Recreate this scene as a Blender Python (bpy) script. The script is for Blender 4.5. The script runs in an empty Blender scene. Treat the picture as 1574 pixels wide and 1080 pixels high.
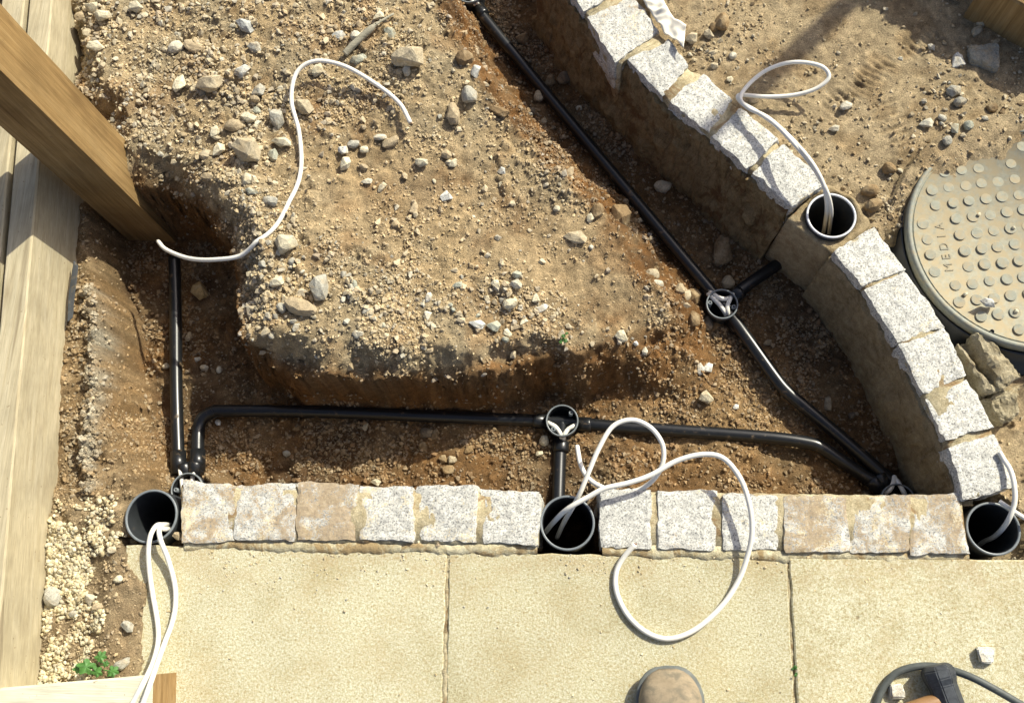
import bpy, bmesh, math, random
import numpy as np
from mathutils import Matrix, Vector, noise as mnoise

S = bpy.context.scene
C = S.collection
random.seed(7)
RNG = np.random.default_rng(7)

# ------------------------------------------------------------------ camera
# metres, z = 0 on top of the paving slabs, x along the sett edging, y away from the photographer
CAM_H = 1.72
FPX = 1450.0                       # focal length for a 1574 px wide frame
NADIR = (890.0, 980.0)             # where "straight down" falls in the frame
_d = np.array([NADIR[0] - 787, -(NADIR[1] - 540), -FPX]); _d /= np.linalg.norm(_d)
def _ray(px, py): return np.array([px - 787.0, -(py - 540.0), -FPX])
def _hit(px, py, z): r = _ray(px, py); return r * ((CAM_H - z) / (r @ _d))
_X = _hit(1480, 843, 0) - _hit(200, 833, 0); _X /= np.linalg.norm(_X)
_Y = np.cross(-_d, _X)
ROT = np.array([_X, _Y, -_d])
def P(px, py, z=0.0):
    v = ROT @ _hit(px, py, z)
    return Vector((v[0], v[1], z))
cam_d = bpy.data.cameras.new('camera'); cam = bpy.data.objects.new('camera', cam_d); C.objects.link(cam)
cam_d.sensor_width = 36; cam_d.lens = 36 * FPX / 1574; cam_d.clip_start = 0.05; cam_d.clip_end = 200
cam.matrix_world = Matrix.Translation((0, 0, CAM_H)) @ Matrix(ROT.tolist()).to_4x4()
S.camera = cam

# ------------------------------------------------------------------ sky, sun, exposure
SUN_EL = math.radians(41)
SUN_XY = Vector((0.70, 0.714)).normalized()          # towards the sun
w = bpy.data.worlds.new('World'); S.world = w; w.use_nodes = True
nt = w.node_tree; bg = nt.nodes['Background']
sky = nt.nodes.new('ShaderNodeTexSky'); sky.sky_type = 'NISHITA'; sky.sun_disc = False; sky.air_density = 0.5; sky.dust_density = 3.0; sky.ozone_density = 0.2
sky.sun_elevation = SUN_EL; sky.sun_rotation = math.atan2(SUN_XY.x, SUN_XY.y)
nt.links.new(sky.outputs[0], bg.inputs[0]); bg.inputs[1].default_value = 0.13
sd = bpy.data.lights.new('sun', 'SUN'); sd.energy = 4.5; sd.angle = math.radians(0.55); sd.color = (1.0, 0.955, 0.80)
so = bpy.data.objects.new('sun', sd); C.objects.link(so)
so.rotation_euler = Vector((SUN_XY.x * math.cos(SUN_EL), SUN_XY.y * math.cos(SUN_EL), math.sin(SUN_EL))).to_track_quat('Z', 'Y').to_euler()
S.view_settings.view_transform = 'Standard'; S.view_settings.look = 'None'
S.view_settings.exposure = 0.48; S.view_settings.gamma = 1.0; S.view_settings.use_curve_mapping = False
S.cycles.max_bounces = 5; S.cycles.diffuse_bounces = 3

# ------------------------------------------------------------------ numpy noise
def _hash(ix, iy, seed):
    n = (ix.astype(np.int64) * 374761393 + iy.astype(np.int64) * 668265263 + seed * 974634761) & 0xFFFFFFFF
    n = ((n ^ (n >> 13)) * 1274126177) & 0xFFFFFFFF
    n = n ^ (n >> 16)
    return n.astype(np.float64) / 4294967295.0
def pnoise(x, y, seed=0):
    ix = np.floor(x); iy = np.floor(y); fx = x - ix; fy = y - iy
    u = fx * fx * fx * (fx * (fx * 6 - 15) + 10); v = fy * fy * fy * (fy * (fy * 6 - 15) + 10)
    def g(i, j):
        a = _hash(ix + i, iy + j, seed) * 2 * np.pi
        return np.cos(a) * (fx - i) + np.sin(a) * (fy - j)
    a = g(0, 0) * (1 - u) + g(1, 0) * u; b = g(0, 1) * (1 - u) + g(1, 1) * u
    return (a * (1 - v) + b * v) * 1.5
def fbm(x, y, f, octv=4, seed=0, gain=0.5):
    r = 0; a = 1.0
    for o in range(octv):
        r = r + a * pnoise(x * f, y * f, seed + o * 17); a *= gain; f *= 2.03
    return r
def worley(x, y, cell, seed=0):
    gx = x / cell; gy = y / cell; ix = np.floor(gx); iy = np.floor(gy)
    best = np.full(np.shape(x), 9.0); rid = np.zeros(np.shape(x))
    for i in (-1, 0, 1):
        for j in (-1, 0, 1):
            cx = ix + i; cy = iy + j
            dx = cx + _hash(cx, cy, seed) - gx; dy = cy + _hash(cx, cy, seed + 5) - gy
            d = dx * dx + dy * dy
            m = d < best
            best = np.where(m, d, best); rid = np.where(m, _hash(cx, cy, seed + 9), rid)
    return np.sqrt(best), rid
def sstep(a, b, x):
    t = np.clip((x - a) / (b - a), 0, 1); return t * t * (3 - 2 * t)
def seg_dist(pts, X, Y):
    best = np.full(X.shape, 1e9)
    for (x0, y0), (x1, y1) in zip(pts[:-1], pts[1:]):
        dx = x1 - x0; dy = y1 - y0
        t = np.clip(((X - x0) * dx + (Y - y0) * dy) / (dx * dx + dy * dy + 1e-12), 0, 1)
        best = np.minimum(best, (X - x0 - t * dx) ** 2 + (Y - y0 - t * dy) ** 2)
    return np.sqrt(best)
def inside(poly, X, Y):
    r = np.zeros(X.shape, bool); n = len(poly)
    for i in range(n):
        x0, y0 = poly[i]; x1, y1 = poly[(i + 1) % n]
        c = ((y0 > Y) != (y1 > Y)) & (X < (x1 - x0) * (Y - y0) / (y1 - y0 + 1e-12) + x0)
        r ^= c
    return r
def sdf(poly, X, Y):
    d = seg_dist(list(poly) + [poly[0]], X, Y)
    return np.where(inside(poly, X, Y), -d, d)
def W2(pts, z=0.0): return [tuple(P(a, b, z)[:2]) for a, b in pts]
def idw(ctrl, X, Y, p=3.0):
    num = 0; den = 0
    for (x, y, v) in ctrl:
        wgt = 1.0 / (((X - x) ** 2 + (Y - y) ** 2 + 4e-4) ** (p / 2)); num = num + wgt * v; den = den + wgt
    return num / den
def ctl(lst, zof=None):
    out = []
    for px, py, v in lst:
        q = P(px, py, v if zof is None else zof); out.append((q.x, q.y, v))
    return out

# ------------------------------------------------------------------ materials
def newmat(name):
    m = bpy.data.materials.new(name); m.use_nodes = True
    return m, m.node_tree, m.node_tree.nodes['Principled BSDF']
def nd(t, typ, **kw):
    n = t.nodes.new(typ)
    for k, v in kw.items(): setattr(n, k, v)
    return n
def noise(t, scale, detail=4, rough=0.55, vec=None, dist=0.0):
    n = nd(t, 'ShaderNodeTexNoise'); n.inputs['Scale'].default_value = scale; n.inputs['Detail'].default_value = detail
    n.inputs['Roughness'].default_value = rough; n.inputs['Distortion'].default_value = dist
    if vec is not None: t.links.new(vec, n.inputs['Vector'])
    return n.outputs['Fac']
def ramp(t, fac, stops, interp='LINEAR'):
    r = nd(t, 'ShaderNodeValToRGB'); r.color_ramp.interpolation = interp
    e = r.color_ramp.elements
    while len(e) < len(stops): e.new(0.5)
    for el, (p, c) in zip(e, stops):
        el.position = p; el.color = (c, c, c, 1) if isinstance(c, (int, float)) else (*c, 1)
    t.links.new(fac, r.inputs[0]); return r.outputs[0]
def mix(t, fac, a, b, mode='MIX'):
    m = nd(t, 'ShaderNodeMix'); m.data_type = 'RGBA'; m.blend_type = mode
    for s, v in ((m.inputs[0], fac), (m.inputs[6], a), (m.inputs[7], b)):
        if isinstance(v, (int, float)): s.default_value = v
        elif isinstance(v, tuple): s.default_value = (*v, 1)
        else: t.links.new(v, s)
    return m.outputs[2]
def math_(t, op, a, b=0.0):
    m = nd(t, 'ShaderNodeMath'); m.operation = op
    for s, v in ((m.inputs[0], a), (m.inputs[1], b)):
        if isinstance(v, (int, float)): s.default_value = v
        else: t.links.new(v, s)
    return m.outputs[0]
def bump(t, bs, h, strength=0.5, dist=0.002):
    b = nd(t, 'ShaderNodeBump'); b.inputs['Strength'].default_value = strength; b.inputs['Distance'].default_value = dist
    t.links.new(h, b.inputs['Height']); t.links.new(b.outputs[0], bs.inputs['Normal'])
def objvec(t): return nd(t, 'ShaderNodeTexCoord').outputs['Object']
def geovec(t): return nd(t, 'ShaderNodeNewGeometry').outputs['Position']

def mat_ground():
    m, t, b = newmat('soil')
    at = nd(t, 'ShaderNodeAttribute', attribute_name='soil').outputs['Color']
    v = geovec(t)
    g1 = ramp(t, noise(t, 420, 3, 0.7, v), [(0.28, 0.55), (0.5, 1.0), (0.72, 1.4)])
    g2 = ramp(t, noise(t, 60, 5, 0.65, v), [(0.3, 0.72), (0.7, 1.25)])
    c = mix(t, 1.0, at, g1, 'MULTIPLY'); c = mix(t, 1.0, c, g2, 'MULTIPLY')
    vo = nd(t, 'ShaderNodeTexVoronoi'); vo.inputs['Scale'].default_value = 330; t.links.new(v, vo.inputs['Vector'])
    grit = ramp(t, vo.outputs['Distance'], [(0.10, 1.0), (0.22, 0.0)])
    cw = nd(t, 'ShaderNodeSeparateColor'); t.links.new(vo.outputs['Color'], cw.inputs[0])
    gate = ramp(t, cw.outputs[0], [(0.86, 0.0), (0.93, 1.0)])
    c = mix(t, math_(t, 'MULTIPLY', math_(t, 'MULTIPLY', grit, gate), 0.75), c, (0.50, 0.42, 0.28))
    t.links.new(c, b.inputs['Base Color']); b.inputs['Roughness'].default_value = 0.95; b.inputs['Specular IOR Level'].default_value = 0.15
    h = math_(t, 'ADD', noise(t, 260, 5, 0.75, v), math_(t, 'MULTIPLY', noise(t, 900, 2, 0.6, v), 0.5))
    bump(t, b, h, 1.0, 0.0055)
    return m
def mat_attr(name, attr, rough=0.9, nscale=350):
    m, t, b = newmat(name)
    at = nd(t, 'ShaderNodeAttribute', attribute_name=attr).outputs['Color']; v = geovec(t)
    c = mix(t, 1.0, at, ramp(t, noise(t, nscale, 4, 0.65, v), [(0.25, 0.65), (0.75, 1.3)]), 'MULTIPLY')
    t.links.new(c, b.inputs['Base Color']); b.inputs['Roughness'].default_value = rough; b.inputs['Specular IOR Level'].default_value = 0.2
    bump(t, b, noise(t, nscale, 4, 0.7, v), 0.5, 0.002)
    return m
def mat_stone():
    m, t, b = newmat('stone')
    oi = nd(t, 'ShaderNodeObjectInfo'); v = geovec(t)
    g = ramp(t, noise(t, 160, 5, 0.7, v), [(0.25, 0.6), (0.55, 1.0), (0.75, 1.2)])
    c = mix(t, 1.0, oi.outputs['Color'], g, 'MULTIPLY')
    sp = ramp(t, noise(t, 620, 2, 0.5, v), [(0.36, 0.55), (0.5, 1.0)])
    c = mix(t, 0.7, c, sp, 'MULTIPLY')
    dust = ramp(t, noise(t, 45, 4, 0.6, v), [(0.50, 0.0), (0.68, 0.7)])
    c = mix(t, dust, c, (0.40, 0.315, 0.19))
    t.links.new(c, b.inputs['Base Color']); b.inputs['Roughness'].default_value = 0.85; b.inputs['Specular IOR Level'].default_value = 0.25
    bump(t, b, noise(t, 240, 5, 0.7, v), 0.6, 0.003)
    return m
def mat_granite():
    m, t, b = newmat('granite'); v = geovec(t)
    base = ramp(t, noise(t, 300, 2.5, 0.6, v), [(0.34, (0.19, 0.19, 0.18)), (0.42, (0.46, 0.455, 0.42)), (0.50, (0.58, 0.575, 0.525)), (0.64, (0.70, 0.69, 0.62))])
    big = ramp(t, noise(t, 90, 3, 0.6, v), [(0.35, 0.72), (0.6, 1.05)])
    c = mix(t, 1.0, base, big, 'MULTIPLY')
    c = mix(t, ramp(t, noise(t, 520, 2, 0.5, v), [(0.59, 0.0), (0.67, 0.75)]), c, (0.14, 0.145, 0.14))
    # buff mortar smears and brown soil trodden over the top; every sett carries its own amount
    am = nd(t, 'ShaderNodeAttribute', attribute_name='smear', attribute_type='OBJECT').outputs['Fac']
    n1 = math_(t, 'ADD', noise(t, 22, 5, 0.65, v, 0.5), math_(t, 'MULTIPLY', math_(t, 'SUBTRACT', noise(t, 240, 3, 0.7, v), 0.5), 0.9))
    mk = ramp(t, math_(t, 'ADD', n1, math_(t, 'SUBTRACT', am, 0.5)), [(0.58, 0.0), (0.66, 0.85)])
    c = mix(t, mk, c, (0.60, 0.52, 0.34))
    ad = nd(t, 'ShaderNodeAttribute', attribute_name='dirt', attribute_type='OBJECT').outputs['Fac']
    n2 = math_(t, 'ADD', noise(t, 17, 5, 0.7, nd_off(t, v), 0.8), math_(t, 'MULTIPLY', math_(t, 'SUBTRACT', noise(t, 300, 3, 0.7, v), 0.5), 0.8))
    dk = ramp(t, math_(t, 'ADD', n2, math_(t, 'SUBTRACT', ad, 0.5)), [(0.55, 0.0), (0.64, 0.88)])
    c = mix(t, dk, c, ramp(t, noise(t, 130, 3, 0.6, v), [(0.3, (0.25, 0.18, 0.10)), (0.7, (0.40, 0.31, 0.19))]))
    t.links.new(c, b.inputs['Base Color']); b.inputs['Roughness'].default_value = 0.75; b.inputs['Specular IOR Level'].default_value = 0.3
    bump(t, b, noise(t, 190, 5, 0.75, v), 0.55, 0.003)
    return m
def nd_off(t, v):
    a = nd(t, 'ShaderNodeVectorMath'); a.operation = 'ADD'; t.links.new(v, a.inputs[0]); a.inputs[1].default_value = (3.1, 7.7, 1.3)
    return a.outputs[0]
def mat_mortar(name, c0, c1, dirt, dirt_amt):
    m, t, b = newmat(name); v = geovec(t)
    c = ramp(t, noise(t, 70, 5, 0.65, v), [(0.3, c0), (0.7, c1)])
    c = mix(t, 1.0, c, ramp(t, noise(t, 480, 3, 0.6, v), [(0.3, 0.7), (0.7, 1.2)]), 'MULTIPLY')
    c = mix(t, 1.0, c, ramp(t, noise(t, 28, 6, 0.7, v, 0.4), [(0.32, (0.62, 0.58, 0.52)), (0.5, (1, 1, 1)), (0.68, (1.18, 1.19, 1.2))]), 'MULTIPLY')
    c = mix(t, ramp(t, noise(t, 16, 5, 0.7, nd_off(t, v), 0.6), [(0.62 - dirt_amt, 0.0), (0.70 - dirt_amt, 0.9)]), c, dirt)
    t.links.new(c, b.inputs['Base Color']); b.inputs['Roughness'].default_value = 0.92; b.inputs['Specular IOR Level'].default_value = 0.2
    bump(t, b, noise(t, 110, 7, 0.8, v), 0.9, 0.007)
    return m
def mat_slab():
    m, t, b = newmat('slab'); v = geovec(t)
    c = ramp(t, noise(t, 230, 3, 0.75, v), [(0.33, (0.33, 0.27, 0.145)), (0.43, (0.465, 0.435, 0.285)), (0.54, (0.545, 0.525, 0.385)), (0.66, (0.64, 0.63, 0.51))])
    c = mix(t, 1.0, c, ramp(t, noise(t, 620, 2, 0.6, v), [(0.3, (0.62, 0.58, 0.48)), (0.5, (0.97, 0.97, 0.95)), (0.7, (1.22, 1.24, 1.3))]), 'MULTIPLY')
    big = ramp(t, noise(t, 6, 6, 0.65, v), [(0.32, (0.80, 0.77, 0.68)), (0.5, (1, 1, 1)), (0.7, (1.08, 1.09, 1.08))])
    c = mix(t, 1.0, c, big, 'MULTIPLY')
    br = ramp(t, math_(t, 'ADD', noise(t, 7, 5, 0.65, nd_off(t, v), 0.5), math_(t, 'MULTIPLY', math_(t, 'SUBTRACT', noise(t, 180, 3, 0.6, v), 0.5), 0.8)), [(0.47, 0.0), (0.78, 0.55)])
    c = mix(t, br, c, (0.41, 0.325, 0.165))
    c = mix(t, ramp(t, noise(t, 330, 2, 0.5, nd_off(t, v)), [(0.62, 0.0), (0.70, 0.6)]), c, (0.30, 0.24, 0.12))
    c = mix(t, 1.0, c, ramp(t, nd(t, 'ShaderNodeObjectInfo').outputs['Random'], [(0.0, (0.90, 0.89, 0.86)), (1.0, (1.05, 1.05, 1.05))]), 'MULTIPLY')
    sx_ = nd(t, 'ShaderNodeSeparateXYZ'); t.links.new(v, sx_.inputs[0])              # soil trodden off the dig on to the slab edges
    edge = math_(t, 'MULTIPLY', ramp(t, sx_.outputs[1], [(0.06, 0.0), (0.16, 1.0)]), ramp(t, math_(t, 'ADD', noise(t, 13, 5, 0.7, nd_off(t, v), 0.6), math_(t, 'MULTIPLY', math_(t, 'SUBTRACT', noise(t, 210, 3, 0.7, v), 0.5), 0.6)), [(0.46, 0.0), (0.66, 0.75)]))
    c = mix(t, edge, c, (0.36, 0.265, 0.135))
    vo = nd(t, 'ShaderNodeTexVoronoi'); vo.inputs['Scale'].default_value = 24; t.links.new(v, vo.inputs['Vector'])
    pit = ramp(t, math_(t, 'ADD', vo.outputs['Distance'], math_(t, 'MULTIPLY', noise(t, 190, 2, 0.5, v), 0.10)), [(0.10, 1.0), (0.13, 0.0)])
    cs = nd(t, 'ShaderNodeSeparateColor'); t.links.new(vo.outputs['Color'], cs.inputs[0])
    pit = math_(t, 'MULTIPLY', pit, ramp(t, cs.outputs[1], [(0.80, 0.0), (0.84, 0.7)]))
    c = mix(t, pit, c, (0.20, 0.15, 0.08))
    t.links.new(c, b.inputs['Base Color']); b.inputs['Roughness'].default_value = 0.88; b.inputs['Specular IOR Level'].default_value = 0.25
    h = math_(t, 'SUBTRACT', noise(t, 300, 5, 0.75, v), math_(t, 'MULTIPLY', pit, 0.8))
    bump(t, b, h, 0.6, 0.0025)
    return m
def mat_wood(name, c0, c1, c2, axis, gscale=1.0):
    m, t, b = newmat(name)
    mp = nd(t, 'ShaderNodeMapping'); t.links.new(geovec(t), mp.inputs['Vector'])
    sc = [1.0, 1.0, 1.0]; sc[axis] = 0.045
    mp.inputs['Scale'].default_value = sc; v = mp.outputs[0]
    g = noise(t, 75 * gscale, 5, 0.6, v, 0.8); g2 = noise(t, 420 * gscale, 3, 0.6, v)
    c = ramp(t, g, [(0.28, c0), (0.5, c1), (0.72, c2)])
    c = mix(t, 0.6, c, ramp(t, g2, [(0.3, 0.7), (0.7, 1.2)]), 'MULTIPLY')
    st = ramp(t, noise(t, 9, 4, 0.6, geovec(t)), [(0.4, 1.0), (0.75, 0.72)])
    c = mix(t, 1.0, c, st, 'MULTIPLY')
    mk_ = nd(t, 'ShaderNodeMapping'); t.links.new(geovec(t), mk_.inputs['Vector']); ks = [1.0, 1.0, 1.0]; ks[axis] = 0.45; mk_.inputs['Scale'].default_value = ks
    kv = nd(t, 'ShaderNodeTexVoronoi'); kv.inputs['Scale'].default_value = 9; t.links.new(mk_.outputs[0], kv.inputs['Vector'])
    kn = ramp(t, math_(t, 'ADD', kv.outputs['Distance'], math_(t, 'MULTIPLY', noise(t, 90, 3, 0.6, geovec(t)), 0.06)), [(0.06, 0.75), (0.11, 0.25), (0.19, 0.0)])
    c = mix(t, kn, c, (c0[0] * .55, c0[1] * .48, c0[2] * .42))
    crk = ramp(t, noise(t, 26 * gscale, 2, 0.5, v), [(0.30, 0.55), (0.325, 0.0)]); c = mix(t, crk, c, (c0[0] * .4, c0[1] * .36, c0[2] * .32))
    spk = ramp(t, noise(t, 130, 2, 0.5, geovec(t)), [(0.70, 0.0), (0.76, 0.6)])
    c = mix(t, spk, c, (0.16, 0.11, 0.05))
    t.links.new(c, b.inputs['Base Color']); b.inputs['Roughness'].default_value = 0.8; b.inputs['Specular IOR Level'].default_value = 0.25
    bump(t, b, math_(t, 'ADD', g, g2), 0.4, 0.0015)
    return m
def mat_plain(name, col, rough, spec=0.5, dust=None, dust_amt=0.0, nscale=60, metal=0.0, var=0.15, bmp=0.1):
    m, t, b = newmat(name); v = geovec(t)
    n = noise(t, nscale, 4, 0.6, v)
    c = mix(t, 1.0, col, ramp(t, n, [(0.3, 1 - var), (0.7, 1 + var)]), 'MULTIPLY')
    r0 = rough
    if dust:
        dk = ramp(t, noise(t, 55, 5, 0.7, nd_off(t, v), 0.4), [(0.60 - dust_amt, 0.0), (0.78 - dust_amt, 0.85)])
        c = mix(t, dk, c, dust)
        rr = ramp(t, dk, [(0.0, rough), (1.0, 0.85)]); t.links.new(rr, b.inputs['Roughness'])
    else: b.inputs['Roughness'].default_value = rough
    t.links.new(c, b.inputs['Base Color']); b.inputs['Specular IOR Level'].default_value = spec; b.inputs['Metallic'].default_value = metal
    if bmp: bump(t, b, noise(t, nscale * 5, 4, 0.6, v), bmp, 0.001)
    return m
M = {}
M['soil'] = mat_ground()
M['crumb'] = mat_attr('crumb', 'col')
M['stone'] = mat_stone()
M['granite'] = mat_granite()
M['mortar'] = mat_mortar('mortar', (0.44, 0.37, 0.22), (0.64, 0.56, 0.37), (0.30, 0.20, 0.10), 0.10)
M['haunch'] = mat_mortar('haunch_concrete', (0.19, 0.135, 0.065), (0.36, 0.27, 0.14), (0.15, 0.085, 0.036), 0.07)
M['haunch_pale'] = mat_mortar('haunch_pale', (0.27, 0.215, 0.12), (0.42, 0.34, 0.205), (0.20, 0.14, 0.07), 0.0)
M['lump'] = mat_mortar('lump_mortar', (0.36, 0.31, 0.20), (0.50, 0.44, 0.30), (0.36, 0.27, 0.15), 0.02)
M['collar'] = mat_mortar('collar_mortar', (0.36, 0.28, 0.16), (0.50, 0.40, 0.24), (0.30, 0.20, 0.10), 0.06)
M['slab'] = mat_slab()
M['strip'] = mat_mortar('pointing', (0.55, 0.48, 0.29), (0.76, 0.70, 0.49), (0.40, 0.285, 0.14), 0.15)
M['sleeper_top'] = mat_wood('sleeper_wood', (0.38, 0.32, 0.20), (0.45, 0.39, 0.255), (0.51, 0.45, 0.31), 1)
M['board'] = mat_wood('board_wood', (0.56, 0.54, 0.41), (0.63, 0.61, 0.46), (0.69, 0.67, 0.52), 0)
M['post'] = mat_wood('post_wood', (0.20, 0.12, 0.045), (0.295, 0.19, 0.075), (0.38, 0.26, 0.115), 2)
M['endgrain'] = mat_wood('end_grain', (0.19, 0.11, 0.04), (0.31, 0.195, 0.08), (0.42, 0.29, 0.14), 1, 1.0)
M['pipe'] = mat_plain('conduit_plastic', (0.010, 0.011, 0.012), 0.31, 0.5, (0.20, 0.135, 0.07), 0.0, 90, 0, 0.2, 0.05)
M['sleeve'] = mat_plain('sleeve_plastic', (0.030, 0.034, 0.037), 0.45, 0.45, (0.16, 0.13, 0.09), 0.0, 60, 0, 0.2, 0.08)
M['rim'] = mat_plain('rim_plastic', (0.16, 0.18, 0.19), 0.40, 0.5, None, 0, 60, 0, 0.15, 0.05)
M['rim_bright'] = mat_plain('rim_pale_plastic', (0.60, 0.61, 0.62), 0.35, 0.5, None, 0, 60, 0, 0.1, 0.05)
M['cable'] = mat_plain('cable_pvc', (0.76, 0.74, 0.66), 0.42, 0.4, (0.52, 0.45, 0.31), -0.01, 40, 0, 0.05, 0.0)
M['core'] = mat_plain('core_wire', (0.24, 0.12, 0.06), 0.5)
M['cord'] = mat_plain('cord_rubber', (0.075, 0.085, 0.080), 0.55, 0.4, (0.24, 0.22, 0.16), -0.02, 90, 0, 0.2, 0.1)
M['screw'] = mat_plain('screw_metal', (0.62, 0.62, 0.60), 0.3, 0.5, None, 0, 60, 0.9, 0.1, 0)
M['cover'] = mat_plain('cover_plastic', (0.29, 0.28, 0.215), 0.8, 0.25, (0.335, 0.275, 0.17), 0.20, 120, 0, 0.15, 0.2)
M['cover_rim'] = mat_plain('cover_rim_plastic', (0.25, 0.26, 0.215), 0.6, 0.35, (0.37, 0.305, 0.19), 0.10, 120, 0, 0.15, 0.2)
M['stud'] = mat_plain('stud_plastic', (0.30, 0.305, 0.245), 0.8, 0.25, (0.385, 0.32, 0.205), 0.17, 100, 0, 0.15, 0.2)
M['black'] = mat_plain('black_plastic', (0.016, 0.018, 0.02), 0.35, 0.5, (0.18, 0.13, 0.07), -0.05, 60, 0, 0.2, 0.05)
M['steel'] = mat_plain('hammer_steel', (0.055, 0.062, 0.070), 0.5, 0.5, (0.20, 0.19, 0.16), -0.02, 130, 0.45, 0.3, 0.25)
M['hickory'] = mat_plain('hammer_hickory', (0.28, 0.155, 0.065), 0.45, 0.5, None, 0, 30, 0, 0.2, 0.1)
M['suede'] = mat_plain('boot_suede', (0.265, 0.215, 0.145), 0.85, 0.2, (0.15, 0.135, 0.10), 0.12, 40, 0, 0.2, 0.5)
M['sole'] = mat_plain('boot_sole', (0.125, 0.135, 0.125), 0.7, 0.3, (0.30, 0.27, 0.19), -0.02, 60, 0, 0.2, 0.2)
M['lace'] = mat_plain('boot_lace', (0.10, 0.08, 0.06), 0.9, 0.2, None, 0, 200, 0, 0.2, 0.2)
M['cloth'] = mat_plain('white_sheet', (0.78, 0.73, 0.62), 0.85, 0.2, (0.48, 0.38, 0.23), -0.02, 30, 0, 0.06, 0.2)
M['stick'] = mat_wood('stick_wood', (0.28, 0.26, 0.19), (0.36, 0.335, 0.25), (0.44, 0.41, 0.31), 0)
M['leaf'] = mat_plain('leaf_green', (0.055, 0.15, 0.030), 0.55, 0.4, None, 0, 120, 0, 0.35, 0.3)
M['membrane'] = mat_plain('membrane_plastic', (0.05, 0.055, 0.06), 0.75, 0.3, (0.22, 0.17, 0.10), 0.06, 60, 0, 0.2, 0.2)

# ------------------------------------------------------------------ object helpers
def link(o, parent=None):
    C.objects.link(o)
    if parent is not None: o.parent = parent
    return o
def tag(o, label=None, cat=None, group=None, kind=None):
    for k, v in (('label', label), ('category', cat), ('group', group), ('kind', kind)):
        if v: o[k] = v
    return o
def empty(name, loc, label=None, cat=None, group=None, kind=None, rz=0.0):
    o = bpy.data.objects.new(name, None); link(o); o.location = loc; o.rotation_euler[2] = rz; o.empty_display_size = 0.02
    return tag(o, label, cat, group, kind)
def world_of(o):
    v = Vector((0, 0, 0))
    while o is not None: v += Vector(o.location); o = o.parent
    return v
def mesh_obj(name, verts, faces, mat, parent=None, smooth=True, recalc=True):
    me = bpy.data.meshes.new(name); me.from_pydata([tuple(v) for v in verts], [], faces)
    if recalc:
        bm = bmesh.new(); bm.from_mesh(me); bmesh.ops.recalc_face_normals(bm, faces=bm.faces); bm.to_mesh(me); bm.free()
    if mat: me.materials.append(mat)
    if smooth: me.polygons.foreach_set('use_smooth', [True] * len(me.polygons))
    o = bpy.data.objects.new(name, me); link(o, parent)
    if parent is not None: o.location = -world_of(parent)
    return o
def bm_obj(name, bm, mat, parent=None, smooth=False):
    me = bpy.data.meshes.new(name); bmesh.ops.recalc_face_normals(bm, faces=bm.faces); bm.to_mesh(me); bm.free()
    if mat: me.materials.append(mat)
    if smooth: me.polygons.foreach_set('use_smooth', [True] * len(me.polygons))
    o = bpy.data.objects.new(name, me); link(o, parent)
    if parent is not None: o.location = -world_of(parent)
    return o
def spline(pts, n=10):
    pts = [Vector(p) for p in pts]; q = [2 * pts[0] - pts[1]] + pts + [2 * pts[-1] - pts[-2]]; out = []
    for i in range(1, len(q) - 2):
        a, b, c, d = q[i - 1:i + 3]
        for k in range(n):
            t = k / n
            out.append(0.5 * ((2 * b) + (c - a) * t + (2 * a - 5 * b + 4 * c - d) * t * t + (3 * b - a - 3 * c + d) * t ** 3))
    out.append(pts[-1]); return out
def tube_data(path, r, seg=12, cap=True):
    path = [Vector(p) for p in path]; V = []; F = []
    rad = r if callable(r) else (lambda s: r)
    up = Vector((0, 0, 1)); prev = None
    for i, p in enumerate(path):
        tdir = (path[min(i + 1, len(path) - 1)] - path[max(i - 1, 0)]).normalized()
        if prev is None:
            a = tdir.cross(up)
            if a.length < 1e-3: a = tdir.cross(Vector((1, 0, 0)))
            a.normalize()
        else:
            a = (prev - tdir * prev.dot(tdir)).normalized()
        prev = a; b = tdir.cross(a); rr = rad(i / max(1, len(path) - 1))
        for k in range(seg):
            th = 2 * math.pi * k / seg; V.append(p + (a * math.cos(th) + b * math.sin(th)) * rr)
    for i in range(len(path) - 1):
        for k in range(seg):
            k2 = (k + 1) % seg; F.append((i * seg + k, i * seg + k2, (i + 1) * seg + k2, (i + 1) * seg + k))
    if cap: F.append(tuple(range(seg))[::-1]); F.append(tuple(range((len(path) - 1) * seg, len(path) * seg)))
    return V, F
def tube(name, path, r, mat, parent=None, seg=12, cap=True):
    V, F = tube_data(path, r, seg, cap); return mesh_obj(name, V, F, mat, parent)
def lathe(name, prof, mat, centre, parent=None, seg=40):
    """prof: (r, z) list, turned about the vertical through centre"""
    V = []; F = []
    for r, z in prof:
        for k in range(seg):
            a = 2 * math.pi * k / seg; V.append((centre[0] + r * math.cos(a), centre[1] + r * math.sin(a), centre[2] + z))
    for i in range(len(prof) - 1):
        for k in range(seg):
            k2 = (k + 1) % seg; F.append((i * seg + k, i * seg + k2, (i + 1) * seg + k2, (i + 1) * seg + k))
    return mesh_obj(name, V, F, mat, parent)
def n3(p, f, seed=0):
    """smooth 3-D noise vector for vertex jitter"""
    return mnoise.noise_vector(Vector((p[0] * f + seed * 7.31, p[1] * f - seed * 3.17, p[2] * f + seed * 1.73)))

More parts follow.
